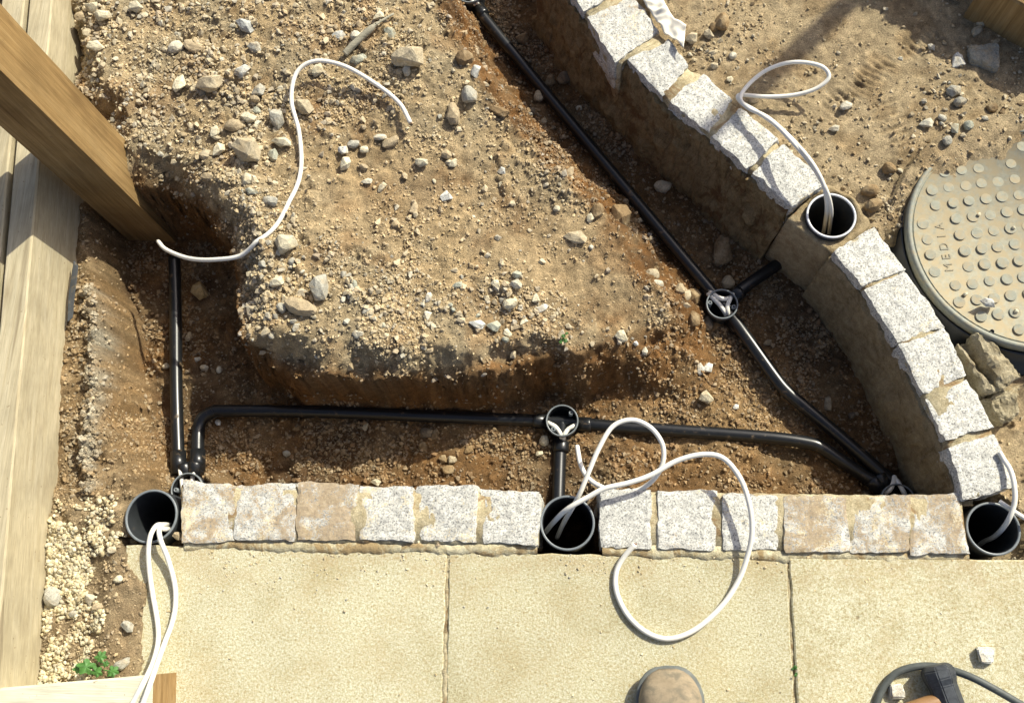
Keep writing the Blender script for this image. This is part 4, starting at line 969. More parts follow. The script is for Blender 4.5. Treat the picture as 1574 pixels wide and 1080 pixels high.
tag(o, 'dark grey plastic strip between the timber board and crumbly concrete', 'membrane')
def lump(name, quad, z0, hgt, mat, seed, groove=False, amp=.006):
    q = [P(a, b, z0 + hgt * .6) for a, b in quad]; bm = bmesh.new(); bmesh.ops.create_cube(bm, size=2); bmesh.ops.subdivide_edges(bm, edges=bm.edges, cuts=17, use_grid_fill=True)
    for v in bm.verts:
        e = Vector(v.co); r = .28; k = Vector([max(-1 + r, min(1 - r, c)) for c in e]); d = e - k
        if d.length > 1e-6: e = k + d.normalized() * min(d.length, r)
        t0 = (e.x + 1) / 2; t1 = (1 - e.y) / 2; p = q[0].lerp(q[1], t0).lerp(q[3].lerp(q[2], t0), t1); p.z = z0 + hgt * (e.z + 1) / 2
        if groove and e.z > .3: p.z -= hgt * .55 * math.exp(-((e.x + .35) / .28) ** 2) * sstep(-1.0, -0.5, np.array(e.y))
        p = p + n3(p, 32, seed) * amp + n3(p, 100, seed + 1) * amp * .5 + n3(p, 230, seed + 2) * .0020; v.co = p
    return bm_obj(name, bm, mat, None, False)
o = lump('mortar_lump', [(1466, 536), (1506, 512), (1566, 584), (1512, 612)], -0.05, .055, M['lump'], 3, True, .009)
tag(o, 'set lump of buff mortar with a grooved top beside the manhole cover', 'mortar lump')
o = lump('mortar_lump', [(1500, 612), (1560, 590), (1562, 640), (1534, 650)], -0.07, .045, M['lump'], 5, False, .010)
tag(o, 'lower rough mortar slab between the grooved lump and the curved wall', 'mortar lump')
# an unseen stake added to cast the shadow between setts and far corner
tip = P(1184, 118, -.005); hs = 1.62; k = hs / math.tan(SUN_EL)
sb = Vector((tip.x + SUN_XY.x * k, tip.y + SUN_XY.y * k, gz(tip.x + SUN_XY.x * k, tip.y + SUN_XY.y * k)))
bm = bmesh.new(); rings = []
for z, s in ((-.12, .6), (0, 1), (.6, 1), (1.55, .95), (1.62, .55)):
    rings.append([bm.verts.new((sb.x + math.copysign(.017 * s, cx_), sb.y + math.copysign(.017 * s, cy_), sb.z + z)) for cx_, cy_ in ((1, 1), (-1, 1), (-1, -1), (1, -1))])
for r0, r1_ in zip(rings[:-1], rings[1:]):
    for i in range(4): bm.faces.new((r0[i], r0[(i + 1) % 4], r1_[(i + 1) % 4], r1_[i]))
bm.faces.new(rings[0]); bm.faces.new(rings[-1])
tag(bm_obj('wooden_stake', bm, M['post']), 'wooden stake beyond the far setts whose shadow crosses the trodden soil', 'stake')

# ------------------------------------------------------------------ weeds
def leaf_mesh(seed, lobes=5):
    r = random.Random(seed); n = 40; V_ = [(0, 0, 0.05)]; F_ = []
    for ring, f in ((0, .55), (1, 1.0)):
        for k in range(n):
            a = 2 * math.pi * k / n; rad = (0.78 + 0.16 * math.cos(a * lobes) + 0.05 * math.cos(a * 17 + seed)) * (1 - .55 * math.exp(-((abs(a - math.pi)) / .25) ** 2)) * f
            V_.append((rad * math.cos(a), rad * math.sin(a), 0.10 * math.sin(a * lobes) * f - .16 * f * f + .04 * r.uniform(-1, 1)))
    for k in range(n):
        k2 = (k + 1) % n; F_.append((0, 1 + k, 1 + k2)); F_.append((1 + k, 1 + n + k, 1 + n + k2, 1 + k2))
    me_ = bpy.data.meshes.new('leaf'); me_.from_pydata(V_, [], F_); me_.materials.append(M['leaf']); me_.polygons.foreach_set('use_smooth', [True] * len(F_)); return me_
LM = [leaf_mesh(1), leaf_mesh(2, 6)]
def weed(px, py, leaves, label):
    base = on_ground(px, py); root = empty('weed', base, label, 'weed')
    for i, (dx, dy, s, hgt) in enumerate(leaves):
        p = P(px + dx, py + dy, base.z + hgt); o = bpy.data.objects.new('leaf', LM[i % 2]); link(o, root); o.location = p - base; o.scale = (s, s * .85, s)
        o.rotation_euler = (random.uniform(-.35, .35), random.uniform(-.35, .35), math.atan2(p.y - base.y, p.x - base.x))
        tube('stem', [base + Vector((0, 0, -.004)), base.lerp(p, .5) + Vector((0, 0, .006)), p], .0009, M['leaf'], root, 6)
weed(150, 1026, [(-18, -2, .0185, .022), (4, -17, .0135, .020), (-2, 6, .0135, .026), (22, 5, .0145, .018), (-30, 2, .011, .014), (12, -6, .008, .024)], 'small green lobed weed in the gravel by the near board')
weed(866, 520, [(0, -4, .0055, .014), (3, 3, .006, .012), (-4, 5, .0045, .010), (5, -8, .004, .016)], 'tiny green seedling at the rim of the mound')
p = P(1219.5, 1032, -.004); 
root = empty('weed', p, 'tiny green weed in the joint between two slabs', 'weed')
for i in range(5):
    o = bpy.data.objects.new('leaf', LM[i % 2]); link(o, root); o.location = (random.uniform(-.003, .003), random.uniform(-.008, .008), .004 + .002 * i); s = random.uniform(.0025, .0045); o.scale = (s, s, s); o.rotation_euler = (random.uniform(-.5, .5), random.uniform(-.5, .5), random.uniform(0, 6))
# ------------------------------------------------------------------ stones
def rock_mesh(name, seed, kind):
    r = random.Random(seed); bm = bmesh.new()
    if kind == 'round':
        for k in range(26):
            z = 1 - 2 * (k + .5) / 26; a = k * 2.399963 + r.uniform(-.5, .5); q = math.sqrt(max(0, 1 - z * z)); f = r.uniform(.80, 1.10)
            bm.verts.new((q * math.cos(a) * f, q * math.sin(a) * f, z * f))
        bmesh.ops.convex_hull(bm, input=bm.verts[:]); bmesh.ops.delete(bm, geom=[v for v in bm.verts if not v.link_faces], context='VERTS')
        bmesh.ops.subdivide_edges(bm, edges=bm.edges[:], cuts=1, smooth=0.35); bmesh.ops.triangulate(bm, faces=bm.faces[:])
        for v in bm.verts: v.co += n3(v.co, 1.1, seed) * 0.16 + n3(v.co, 4, seed + 3) * 0.05
    else:
        n = 11 if kind == 'angular' else 8
        for k in range(n):
            z = 1 - 2 * (k + .5) / n; a = k * 2.399963 + r.uniform(-.4, .4); q = math.sqrt(max(0, 1 - z * z)); f = r.uniform(.72, 1.2)
            bm.verts.new((q * math.cos(a) * f, q * math.sin(a) * f, z * f))
        ch = bmesh.ops.convex_hull(bm, input=bm.verts[:])
        bmesh.ops.delete(bm, geom=[v for v in bm.verts if not v.link_faces], context='VERTS')
        bmesh.ops.dissolve_limit(bm, angle_limit=math.radians(14), verts=bm.verts[:], edges=bm.edges[:])
        bmesh.ops.bevel(bm, geom=bm.edges[:], offset=0.06, segments=1, affect='EDGES')
        bmesh.ops.triangulate(bm, faces=bm.faces[:])
        bmesh.ops.subdivide_edges(bm, edges=[e for e in bm.edges if e.calc_length() > .45], cuts=1)
        for v in bm.verts: v.co += n3(v.co, 2.2, seed) * 0.09 + n3(v.co, 6, seed + 2) * 0.035
    bmesh.ops.recalc_face_normals(bm, faces=bm.faces)
    me_ = bpy.data.meshes.new(name); bm.to_mesh(me_); bm.free(); me_.materials.append(M['stone'])
    me_.polygons.foreach_set('use_smooth', [False] * len(me_.polygons)); return me_
ROCK = {'a': [rock_mesh('stone', 10 + i, 'angular') for i in range(7)], 'r': [rock_mesh('stone', 30 + i, 'round') for i in range(6)], 'c': [rock_mesh('stone', 50 + i, 'chip') for i in range(4)]}
PAL = {'cream': (.66, .60, .43), 'pale': (.60, .56, .44), 'white': (.72, .71, .63), 'grey': (.43, .415, .345), 'blue': (.50, .51, .475), 'tan': (.46, .37, .235), 'buff': (.51, .435, .295),
       'brown': (.24, .165, .085), 'ochre': (.46, .32, .14), 'green': (.42, .43, .34), 'dark': (.17, .135, .09), 'clod': (.29, .20, .10)}
PAL_W = {'cream': 'cream', 'pale': 'pale', 'white': 'whitish', 'grey': 'grey', 'blue': 'bluish grey', 'tan': 'tan', 'buff': 'buff', 'brown': 'brown', 'ochre': 'ochre', 'green': 'greenish grey', 'dark': 'dark brown', 'clod': 'earthy brown'}
KIND_W = {'a': 'angular stone', 'r': 'rounded stone', 'c': 'sharp stone chip'}
# x, y, width, height (px), turn (deg), colour, shape, thickness factor
ST = [(143, 12, 30, 22, 10, 'cream', 'a', .8), (157, 24, 32, 20, 0, 'cream', 'a', .8), (208, 10, 26, 24, 30, 'cream', 'a', .8), (147, 72, 26, 22, 20, 'cream', 'a', .8), (129, 95, 24, 18, 0, 'ochre', 'r', .7), (110, 60, 20, 13, 15, 'white', 'a', .8),
      (123, 27, 18, 16, 0, 'tan', 'r', .8), (136, 52, 20, 18, 0, 'buff', 'r', .7), (272, 73, 28, 22, 20, 'pale', 'r', .7), (297, 72, 34, 21, -20, 'tan', 'r', .7), (275, 128, 22, 38, 12, 'cream', 'a', .5), (325, 130, 46, 36, 0, 'buff', 'a', .9),
      (377, 40, 32, 22, -25, 'blue', 'a', .7), (392, 72, 28, 22, 0, 'grey', 'a', .8), (371, 110, 30, 20, 25, 'blue', 'a', .7), (398, 140, 22, 24, 0, 'grey', 'a', .8), (382, 181, 22, 18, -30, 'cream', 'r', .7), (360, 193, 30, 20, 0, 'tan', 'r', .7),
      (330, 203, 20, 20, 40, 'cream', 'a', .7), (380, 228, 56, 44, -8, 'buff', 'a', .9), (337, 230, 24, 22, 30, 'cream', 'a', .8), (320, 240, 26, 22, 0, 'buff', 'r', .7), (382, 276, 30, 22, -20, 'cream', 'a', .8), (322, 272, 28, 16, 0, 'tan', 'a', .7),
      (386, 294, 24, 12, -20, 'green', 'a', .6), (426, 183, 28, 40, 15, 'grey', 'a', .8), (433, 217, 38, 17, -4, 'cream', 'a', .8), (467, 165, 32, 26, -20, 'buff', 'a', .8), (420, 237, 19, 27, 0, 'green', 'a', .7), (488, 108, 21, 24, 20, 'cream', 'a', .8),
      (520, 55, 26, 20, -25, 'blue', 'a', .5), (583, 25, 22, 15, 20, 'cream', 'a', .8), (578, 38, 20, 12, 10, 'cream', 'a', .8), (548, 57, 20, 20, 0, 'pale', 'r', .8), (627, 87, 54, 42, -20, 'buff', 'a', .85), (625, 109, 13, 22, -10, 'pale', 'a', .8),
      (608, 95, 14, 18, 0, 'grey', 'a', .8), (614, 111, 12, 14, 0, 'tan', 'r', .8), (550, 92, 32, 17, 8, 'green', 'a', .8), (600, 50, 28, 22, -35, 'green', 'a', .7), (714, 90, 28, 30, 0, 'brown', 'r', .8), (732, 110, 22, 28, -30, 'white', 'c', .8),
      (722, 146, 26, 30, 0, 'grey', 'r', .8), (697, 177, 24, 36, 10, 'tan', 'r', .8), (768, 172, 38, 20, -28, 'brown', 'a', .7), (527, 230, 21, 17, 10, 'white', 'c', .8), (531, 252, 19, 27, -28, 'cream', 'a', .8), (543, 222, 18, 15, 0, 'grey', 'r', .7),
      (585, 211, 24, 10, 5, 'pale', 'r', .7), (600, 219, 27, 17, 15, 'tan', 'r', .6), (648, 250, 28, 17, -8, 'cream', 'a', .6), (696, 251, 13, 19, -25, 'cream', 'a', .8), (686, 238, 16, 18, 20, 'tan', 'a', .7), (565, 279, 20, 11, 0, 'pale', 'a', .6),
      (685, 303, 24, 18, 30, 'white', 'c', .4), (637, 321, 14, 24, 0, 'tan', 'a', .8), (772, 263, 16, 13, -25, 'blue', 'c', .5), (608, 345, 16, 11, 0, 'tan', 'r', .7), (438, 374, 38, 32, -8, 'cream', 'a', .85), (491, 442, 29, 46, -8, 'grey', 'a', .8),
      (462, 472, 48, 30, -15, 'tan', 'r', .8), (425, 433, 22, 20, 0, 'cream', 'a', .8), (784, 467, 23, 19, 15, 'cream', 'r', .7), (793, 437, 18, 16, 0, 'pale', 'a', .7), (795, 423, 19, 15, 0, 'green', 'a', .7), (762, 437, 15, 15, 0, 'cream', 'a', .8),
      (735, 499, 26, 15, -20, 'white', 'a', .7), (760, 502, 22, 18, -20, 'green', 'a', .7), (780, 512, 12, 16, 20, 'cream', 'a', .8), (659, 457, 12, 19, -20, 'white', 'a', .7), (824, 459, 14, 18, 15, 'cream', 'a', .8), (830, 475, 27, 13, 18, 'white', 'a', .7),
      (955, 517, 19, 21, 5, 'cream', 'a', .8), (977, 528, 8, 8, 0, 'white', 'a', .8), (991, 540, 10, 12, 0, 'pale', 'r', .8), (885, 365, 34, 22, -5, 'buff', 'a', .5), (1003, 422, 24, 18, 0, 'buff', 'r', .7), (1010, 437, 20, 13, -10, 'pale', 'r', .7),
      (952, 336, 40, 52, -30, 'brown', 'a', .8), (918, 325, 18, 30, -15, 'brown', 'r', .8), (907, 335, 14, 16, 30, 'cream', 'a', .8), (1018, 287, 24, 20, -20, 'buff', 'r', .8), (1110, 387, 30, 52, 8, 'brown', 'a', .6), (1119, 435, 22, 20, 0, 'tan', 'r', .8),
      (1065, 458, 26, 34, -30, 'brown', 'a', .8), (1045, 445, 18, 16, 0, 'tan', 'r', .8), (1054, 455, 14, 20, 0, 'buff', 'r', .8), (1067, 490, 18, 26, 0, 'brown', 'r', .8), (1088, 498, 16, 22, 0, 'dark', 'r', .8), (1076, 567, 13, 20, 30, 'white', 'a', .7),
      (1088, 565, 14, 18, -15, 'white', 'a', .8), (1085, 611, 20, 21, 20, 'cream', 'a', .8), (1131, 625, 9, 9, 0, 'white', 'a', .7), (1300, 163, 22, 13, 18, 'pale', 'r', .7), (1283, 198, 18, 13, -5, 'pale', 'a', .7), (1425, 190, 22, 18, -15, 'pale', 'a', .7),
      (1473, 94, 22, 28, 15, 'white', 'a', .5), (1466, 140, 26, 19, 0, 'grey', 'a', .9), (1475, 157, 18, 17, 0, 'grey', 'r', .8), (1468, 196, 15, 21, -25, 'green', 'a', .7), (1489, 193, 14, 18, 0, 'green', 'r', .8), (1456, 217, 14, 15, 0, 'grey', 'r', .8),
      (1525, 167, 17, 15, 0, 'brown', 'r', .8), (1541, 172, 10, 14, 0, 'brown', 'a', .8), (1514, 182, 12, 8, 0, 'pale', 'a', .8), (1339, 293, 28, 18, 0, 'clod', 'r', .9), (1342, 316, 26, 22, 20, 'clod', 'r', .9), (1367, 259, 20, 18, 0, 'clod', 'r', .9),
      (1384, 262, 12, 8, -25, 'cream', 'a', .7), (1432, 72, 16, 11, -30, 'pale', 'a', .8), (1420, 155, 10, 10, 0, 'pale', 'a', .8), (1384, 90, 10, 8, 0, 'pale', 'a', .8), (1111, 35, 24, 30, -20, 'clod', 'r', .9), (1088, 52, 17, 21, 15, 'buff', 'a', .8),
      (1064, 60, 22, 24, 0, 'buff', 'a', .9), (1098, 42, 14, 18, 0, 'clod', 'r', .8), (1126, 86, 12, 14, 0, 'pale', 'r', .8), (1095, 82, 15, 11, 15, 'buff', 'a', .7), (1122, 122, 14, 12, 30, 'cream', 'a', .5), (1098, 102, 16, 14, 0, 'buff', 'a', .6),
      (1158, 155, 16, 12, 0, 'tan', 'r', .8), (845, 125, 18, 24, 10, 'brown', 'a', .8), (868, 120, 22, 20, 0, 'dark', 'r', .8), (890, 167, 10, 9, 0, 'cream', 'r', .8), (836, 187, 14, 13, 30, 'tan', 'a', .8), (875, 266, 14, 19, -25, 'tan', 'r', .8),
      (803, 60, 26, 20, 30, 'brown', 'a', .8), (712, 52, 22, 10, 30, 'tan', 'a', .8), (441, 697, 14, 11, 0, 'grey', 'a', .8), (655, 665, 20, 15, 0, 'dark', 'r', .7), (669, 669, 13, 19, 15, 'brown', 'a', .7), (650, 687, 14, 18, 30, 'brown', 'a', .7),
      (562, 656, 9, 15, -5, 'buff', 'a', .7), (457, 658, 14, 10, 10, 'brown', 'a', .7), (681, 704, 15, 14, 0, 'clod', 'a', .9), (694, 706, 15, 13, -15, 'buff', 'a', .8), (689, 722, 19, 13, 0, 'clod', 'r', .8), (720, 691, 14, 13, 20, 'clod', 'a', .8),
      (578, 741, 15, 11, -25, 'cream', 'a', .8), (306, 445, 28, 34, 20, 'ochre', 'a', .7), (255, 563, 12, 9, 0, 'pale', 'r', .8), (303, 552, 12, 8, 10, 'pale', 'a', .7), (314, 565, 12, 10, 0, 'pale', 'r', .8), (337, 568, 8, 11, 0, 'pale', 'r', .8),
      (290, 518, 10, 15, 0, 'tan', 'r', .8), (335, 648, 10, 11, 0, 'white', 'a', .7), (82, 916, 28, 26, -10, 'grey', 'r', .8), (140, 920, 25, 20, -30, 'pale', 'c', .8), (151, 932, 16, 11, 0, 'tan', 'r', .7), (196, 960, 21, 18, -10, 'grey', 'a', .8),
      (112, 943, 12, 9, 0, 'grey', 'r', .8), (187, 1020, 28, 15, 28, 'grey', 'a', .7), (121, 829, 12, 11, 0, 'cream', 'r', .8), (172, 845, 14, 10, 0, 'cream', 'r', .8), (182, 890, 16, 10, 0, 'cream', 'r', .8), (837, 677, 14, 16, 0, 'cream', 'r', .7),
      (829, 697, 10, 8, 0, 'cream', 'r', .8), (285, 762, 9, 16, 12, 'pale', 'a', .8), (273, 822, 16, 14, 0, 'tan', 'a', .8), (917, 786, 8, 22, 0, 'buff', 'a', .7)]
LMK = [((240, 350), 'post hole'), ((120, 130), 'timber post'), ((485, 94), 'cable crest'), ((455, 160), 'cable bend'), ((630, 188), 'cable end'), ((570, 55), 'broken stick'), ((627, 87), 'biggest buff block'), ((735, 20), 'top junction box'), ((430, 340), 'lower cable sweep'),
       ((866, 520), 'seedling'), ((600, 570), 'mound cut face'), ((1110, 467), 'box with three cables'), ((1000, 336), 'shiny conduit stretch'), ((864, 645), 'box above the middle sleeve'), ((1180, 200), 'cable over the wall'), ((1278, 331), 'wall sleeve'), ((1275, 118), 'cable loop'),
       ((1500, 350), 'manhole cover'), ((1510, 88), 'square block'), ((1020, 40), 'white sheet'), ((145, 1020), 'green weed'), ((232, 793), 'gravel end sleeve'), ((305, 640), 'conduit bend'), ((270, 520), 'straight conduit'), ((1100, 690), 'hanging cable loop'), ((700, 750), 'straight edging'), ((380, 228), 'large buff boulder'), ((491, 442), 'speckled stone'), ((100, 15), 'timber board'), ((872, 803), 'middle sleeve')]
ZONE = lambda x, y: ('on the mound', 'mound') if (x < 1050 and y < 560 and not (700 < x and (x - 700) * .95 > y + 30 and x < 1200)) and not (x < 345 and y > 320) else ('beyond the curved wall', 'far soil') if (x > 1050 and y < 420 and (x - 1050) * .9 > y - 330 + 100) or (x > 1060 and y < 170) else ('in the gravel', 'gravel') if x < 270 and y > 740 else ('in the trench', 'trench')
used_labels = {}
def direction(dx, dy):
    if abs(dx) > 2.2 * abs(dy): return 'left of' if dx < 0 else 'right of'
    if abs(dy) > 2.2 * abs(dx): return 'above' if dy < 0 else 'below'
    return ('upper ' if dy < 0 else 'lower ') + ('left of' if dx < 0 else 'right of')
def place_stone(px, py, w_, h_, ang, colr, kind, th, name='stone', sink=.20, z=None):
    p = on_ground(px, py) if z is None else P(px, py, z)
    sc = (CAM_H - p.z) / FPX * 1.20; a = w_ * sc / 2; b_ = h_ * sc / 2; c_ = min(a, b_) * th * 1.05
    me_ = random.choice(ROCK[kind]); o = bpy.data.objects.new(name, me_); link(o)
    p2 = P(px, py, p.z + c_ * .5)
    o.location = (p2.x, p2.y, p.z + c_ * (1 - 2 * sink)); o.rotation_euler = (random.uniform(-.25, .25), random.uniform(-.25, .25), math.radians(ang)); o.scale = (a, b_, c_)
    f = random.uniform(.9, 1.1); q = PAL[colr]; o.color = (q[0] * f, q[1] * f, q[2] * f, 1)
    return o
def auto_label(x, y, w_, h_, colr, kind):
    zn, zg = ZONE(x, y); (lx, ly), ln = min(((q, n_) for q, n_ in LMK if abs(q[0] - x) + abs(q[1] - y) > 9), key=lambda t: (t[0][0] - x) ** 2 + (t[0][1] - y) ** 2)
    size = 'large ' if w_ * h_ > 900 else 'small ' if w_ * h_ < 230 else ''
    d = math.hypot(x - lx, y - ly); close = 'close ' if d < 35 else 'just ' if d < 70 else ''
    lab = f"{size}{PAL_W[colr]} {KIND_W[kind] if colr != 'clod' else 'clod'} {zn}, {close}{direction(x - lx, y - ly)} the {ln}"
    if len(lab.replace(',', '').split()) > 13: lab = lab.replace(' ' + zn, '')
    if colr == 'clod': lab = lab.replace('earthy brown', 'earthy')
    n_ = used_labels.get(lab, 0); used_labels[lab] = n_ + 1
    if n_: lab += ', ' + ('lower one', 'lowest one', 'last one')[min(n_ - 1, 2)]
    return lab, zn
rs = random.Random(3)
for (x, y, w_, h_, ang, colr, kind, th) in ST:
    o = place_stone(x, y, w_, h_, ang, colr, kind, th)
    lab, zn = auto_label(x, y, w_, h_, colr, kind)
    tag(o, lab, 'stone', 'loose stones ' + zn)
# singular blocks
o = lump('stone_block', [(1487, 72), (1532, 70), (1534, 109), (1493, 97)], -.012, .030, M['stone'], 12, False, .004); o.color = (.36, .34, .27, 1)
tag(o, 'square grey stone block half in shade beyond the manhole cover', 'stone')
def slab_stone(px, py, w_, h_, hgt, seed, label, col):
    bm = bmesh.new(); bmesh.ops.create_cube(bm, size=2); r = random.Random(seed); base = P(px, py, hgt * .5); sc = CAM_H / FPX
    for v in bm.verts:
        v.co = Vector((base.x + v.co.x * w_ * sc / 2 * r.uniform(.45, 1.2), base.y + v.co.y * h_ * sc / 2 * r.uniform(.5, 1.2), .0008 if v.co.z < 0 else hgt * r.uniform(.6, 1.15)))
    bmesh.ops.bevel(bm, geom=bm.edges[:], offset=.0022, segments=2, affect='EDGES'); bmesh.ops.triangulate(bm, faces=bm.faces[:]); bmesh.ops.subdivide_edges(bm, edges=bm.edges[:], cuts=2)
    for v in bm.verts: v.co += n3(v.co, 90, seed) * .0016
    o = bm_obj('stone_chip', bm, M['stone']); o.color = (*col, 1); return tag(o, label, 'stone')
slab_stone(1516, 1010, 25, 26, .022, 4, 'square white stone chip lying on the slab beyond the cord', (.78, .77, .68))
slab_stone(1378, 1062, 20, 22, .020, 6, 'whitish stone chip inside the curve of the dark cord', (.76, .74, .64))
slab_stone(673, 836, 9, 9, .007, 8, 'single small brown pebble on the pointing beside the slab joint', (.44, .36, .25))
o = place_stone(1517, 466, 28, 13, -8, 'white', 'a', 1.0, z=mc.z); o.location.z = mc.z + .008; o.scale = (.017, .0095, .010)
tag(o, 'white flat stone lying on the manhole cover', 'stone')
for (x, y, s, wh) in ((1484, 452, 7, 'left of the white flat stone'), (1505, 330, 6, 'among the studs above its middle'), (1558, 350, 6, 'at the picture edge, upper one'), (1562, 478, 7, 'at the picture edge, lower one')):
    o = place_stone(x, y, s, s * .9, 20, 'cream', 'r', .8, z=mc.z - .004); tag(o, 'tiny cream pebble on the manhole cover ' + wh, 'stone', 'pebbles on the manhole cover')

# middling stones that look alike, zone by zone
def poly_fill(outline, n, smin, smax, cols, zn, group, kinds='aar', lab=None):
    k = 0; tries = 0
    xs_ = [q[0] for q in outline]; ys_ = [q[1] for q in outline]
    while k < n and tries < n * 40:
        tries += 1; x = rs.uniform(min(xs_), max(xs_)); y = rs.uniform(min(ys_), max(ys_))
        if not inside(outline, np.array([x]), np.array([y]))[0]: continue
        s = smin + (smax - smin) * rs.random() ** 2.2; cn = rs.choice(cols); kd = rs.choice(kinds)
        ww, hh = s * rs.uniform(1, 1.35), s * rs.uniform(.75, 1)
        o = place_stone(x, y, ww, hh, rs.uniform(0, 180), cn, kd, rs.uniform(.6, .9), sink=.28)
        lb, _z = auto_label(x, y, ww, hh, cn, kd); tag(o, lb, 'stone', group); k += 1
poly_fill([(105, 5), (440, 0), (440, 340), (350, 360), (300, 280), (170, 220)], 10, 8, 17, ['cream', 'pale', 'grey', 'buff', 'buff', 'tan', 'green', 'blue', 'grey'], '', 'scattered stones near the post', lab='small COL KND in the dense rubble between post and cable')
poly_fill([(460, 0), (690, 0), (800, 200), (960, 400), (840, 480), (520, 300)], 25, 7, 15, ['buff', 'tan', 'tan', 'pale', 'cream', 'grey', 'clod'], '', 'scattered stones on the mound crown', lab='small COL KND scattered over the crown of the mound')
poly_fill([(360, 390), (520, 400), (760, 420), (860, 440), (860, 520), (560, 550), (390, 520)], 30, 7, 16, ['cream', 'pale', 'grey', 'green', 'buff', 'tan', 'grey'], '', 'scattered stones on the mound rim', lab='small COL KND in the rubble along the near rim of the mound')
poly_fill([(720, 60), (790, 60), (1050, 380), (1100, 430), (1060, 480), (900, 310)], 10, 9, 20, ['brown', 'tan', 'dark', 'clod', 'buff'], '', 'stones on the trench slope', kinds='rra', lab='COL KND on the shaded slope beside the diagonal conduit')
poly_fill([(1120, 480), (1200, 420), (1330, 640), (1300, 650), (1200, 560)], 8, 7, 14, ['brown', 'dark', 'tan'], '', 'stones in the curve of the wall', kinds='rra', lab='small COL KND on the trench floor inside the curve of the wall')
poly_fill([(1440, -20), (1574, -20), (1574, 110), (1500, 60)], 10, 12, 26, ['tan', 'brown', 'grey', 'buff'], '', 'stones at the foot of the spoil bank', kinds='ra', lab='COL KND in the shade at the foot of the spoil bank')
poly_fill([(1450, 110), (1574, 150), (1560, 230), (1440, 240)], 6, 6, 13, ['grey', 'pale', 'buff', 'clod'], '', 'stones above the manhole cover', lab='small COL KND in the loose soil above the manhole cover')

# ------------------------------------------------------------------ crumbs and gravel nobody could count
def templates(n, pts, seed):
    out = []
    for i in range(n):
        r = random.Random(seed + i); bm = bmesh.new()
        for k in range(pts):
            z = 1 - 2 * (k + .5) / pts; a = k * 2.399963 + r.uniform(-.5, .5); q = math.sqrt(max(0, 1 - z * z)); f = r.uniform(.62, 1.2)
            bm.verts.new((q * math.cos(a) * f, q * math.sin(a) * f, z * f))
        bmesh.ops.convex_hull(bm, input=bm.verts[:]); bmesh.ops.triangulate(bm, faces=bm.faces[:]); bmesh.ops.recalc_face_normals(bm, faces=bm.faces)
        bm.verts.ensure_lookup_table(); bm.verts.index_update()
        out.append((np.array([v.co[:] for v in bm.verts]), np.array([[v.index for v in f.verts] for f in bm.faces]))); bm.free()
    return out
TPL = templates(6, 9, 400); TPL_BIG = templates(7, 11, 500)
def scatter(name, dens, count, smin, smax, power, cols, label, seed, tpl=TPL, flat=.7, sink=.25, smooth=False, soilmix=0.0):
    g = np.random.default_rng(seed); wgt = (dens * (near & (X > -1.40) & (X < 1.05) & (Y > -.2) & (Y < 1.5))).ravel(); wgt = wgt / wgt.sum()
    pick = g.choice(wgt.size, count, p=wgt); x = X.ravel()[pick] + g.uniform(-.5, .5, count) * step; y = Y.ravel()[pick] + g.uniform(-.5, .5, count) * step
    s = smin + (smax - smin) * g.random(count) ** power; z = h.ravel()[pick] + s * flat * (1 - 2 * sink)
    cc = np.array(cols)[g.integers(0, len(cols), count)] * g.uniform(.75, 1.2, (count, 1))
    if soilmix: cc = cc * (1 - soilmix) + col.reshape(-1, 3)[pick] * soilmix * g.uniform(.85, 1.35, (count, 1))
    VV = []; FF = []; CC = []; base = 0
    for ti, (tv, tf) in enumerate(tpl):
        m_ = np.arange(count)[g.permutation(count) % len(tpl) == ti] if False else np.where(np.arange(count) % len(tpl) == ti)[0]; n = len(m_)
        th = g.uniform(0, 2 * np.pi, n); c_, s_ = np.cos(th), np.sin(th); sx = s[m_] * g.uniform(.85, 1.35, n); sy = s[m_] * g.uniform(.65, 1.0, n); sz = s[m_] * flat * g.uniform(.75, 1.15, n)
        lx = tv[None, :, 0] * sx[:, None]; ly = tv[None, :, 1] * sy[:, None]; lz = tv[None, :, 2] * sz[:, None]; tl = g.uniform(-.5, .5, n)[:, None]
        lz2 = lz + lx * tl
        vx = lx * c_[:, None] - ly * s_[:, None] + x[m_][:, None]; vy = lx * s_[:, None] + ly * c_[:, None] + y[m_][:, None]; vz = lz2 + z[m_][:, None]
        VV.append(np.stack([vx, vy, vz], -1).reshape(-1, 3)); FF.append((tf[None] + (np.arange(n) * len(tv))[:, None, None] + base).reshape(-1, 3)); CC.append(np.repeat(cc[m_], len(tv), 0)); base += n * len(tv)
    VV = np.concatenate(VV); FF = np.concatenate(FF); CC = np.concatenate(CC)
    me_ = bpy.data.meshes.new(name); me_.vertices.add(len(VV)); me_.vertices.foreach_set('co', VV.ravel()); me_.loops.add(FF.size); me_.loops.foreach_set('vertex_index', FF.ravel().astype(np.int32))
    me_.polygons.add(len(FF)); me_.polygons.foreach_set('loop_start', np.arange(0, FF.size, 3)); me_.polygons.foreach_set('use_smooth', np.full(len(FF), smooth)); me_.update()
    at = me_.attributes.new('col', 'FLOAT_COLOR', 'POINT'); at.data.foreach_set('color', np.concatenate([CC, np.ones((len(CC), 1))], 1).ravel()); me_.materials.append(M['crumb'])
    o = bpy.data.objects.new(name, me_); link(o); return tag(o, label, kind='stuff')
clear = np.ones(X.shape)
clear *= (dc > COVER_R + .005) | (h > 0.006)
clear *= ~(south | rowm) * ~wallf
for (px, py, z, r, nm) in SLEEVES:
    c = P(px, py, z); clear *= np.hypot(X - c.x, Y - c.y) > r + .004
for (px, py, z, nm) in BOXES:
    c = P(px, py, z); clear *= np.hypot(X - c.x, Y - c.y) > .036
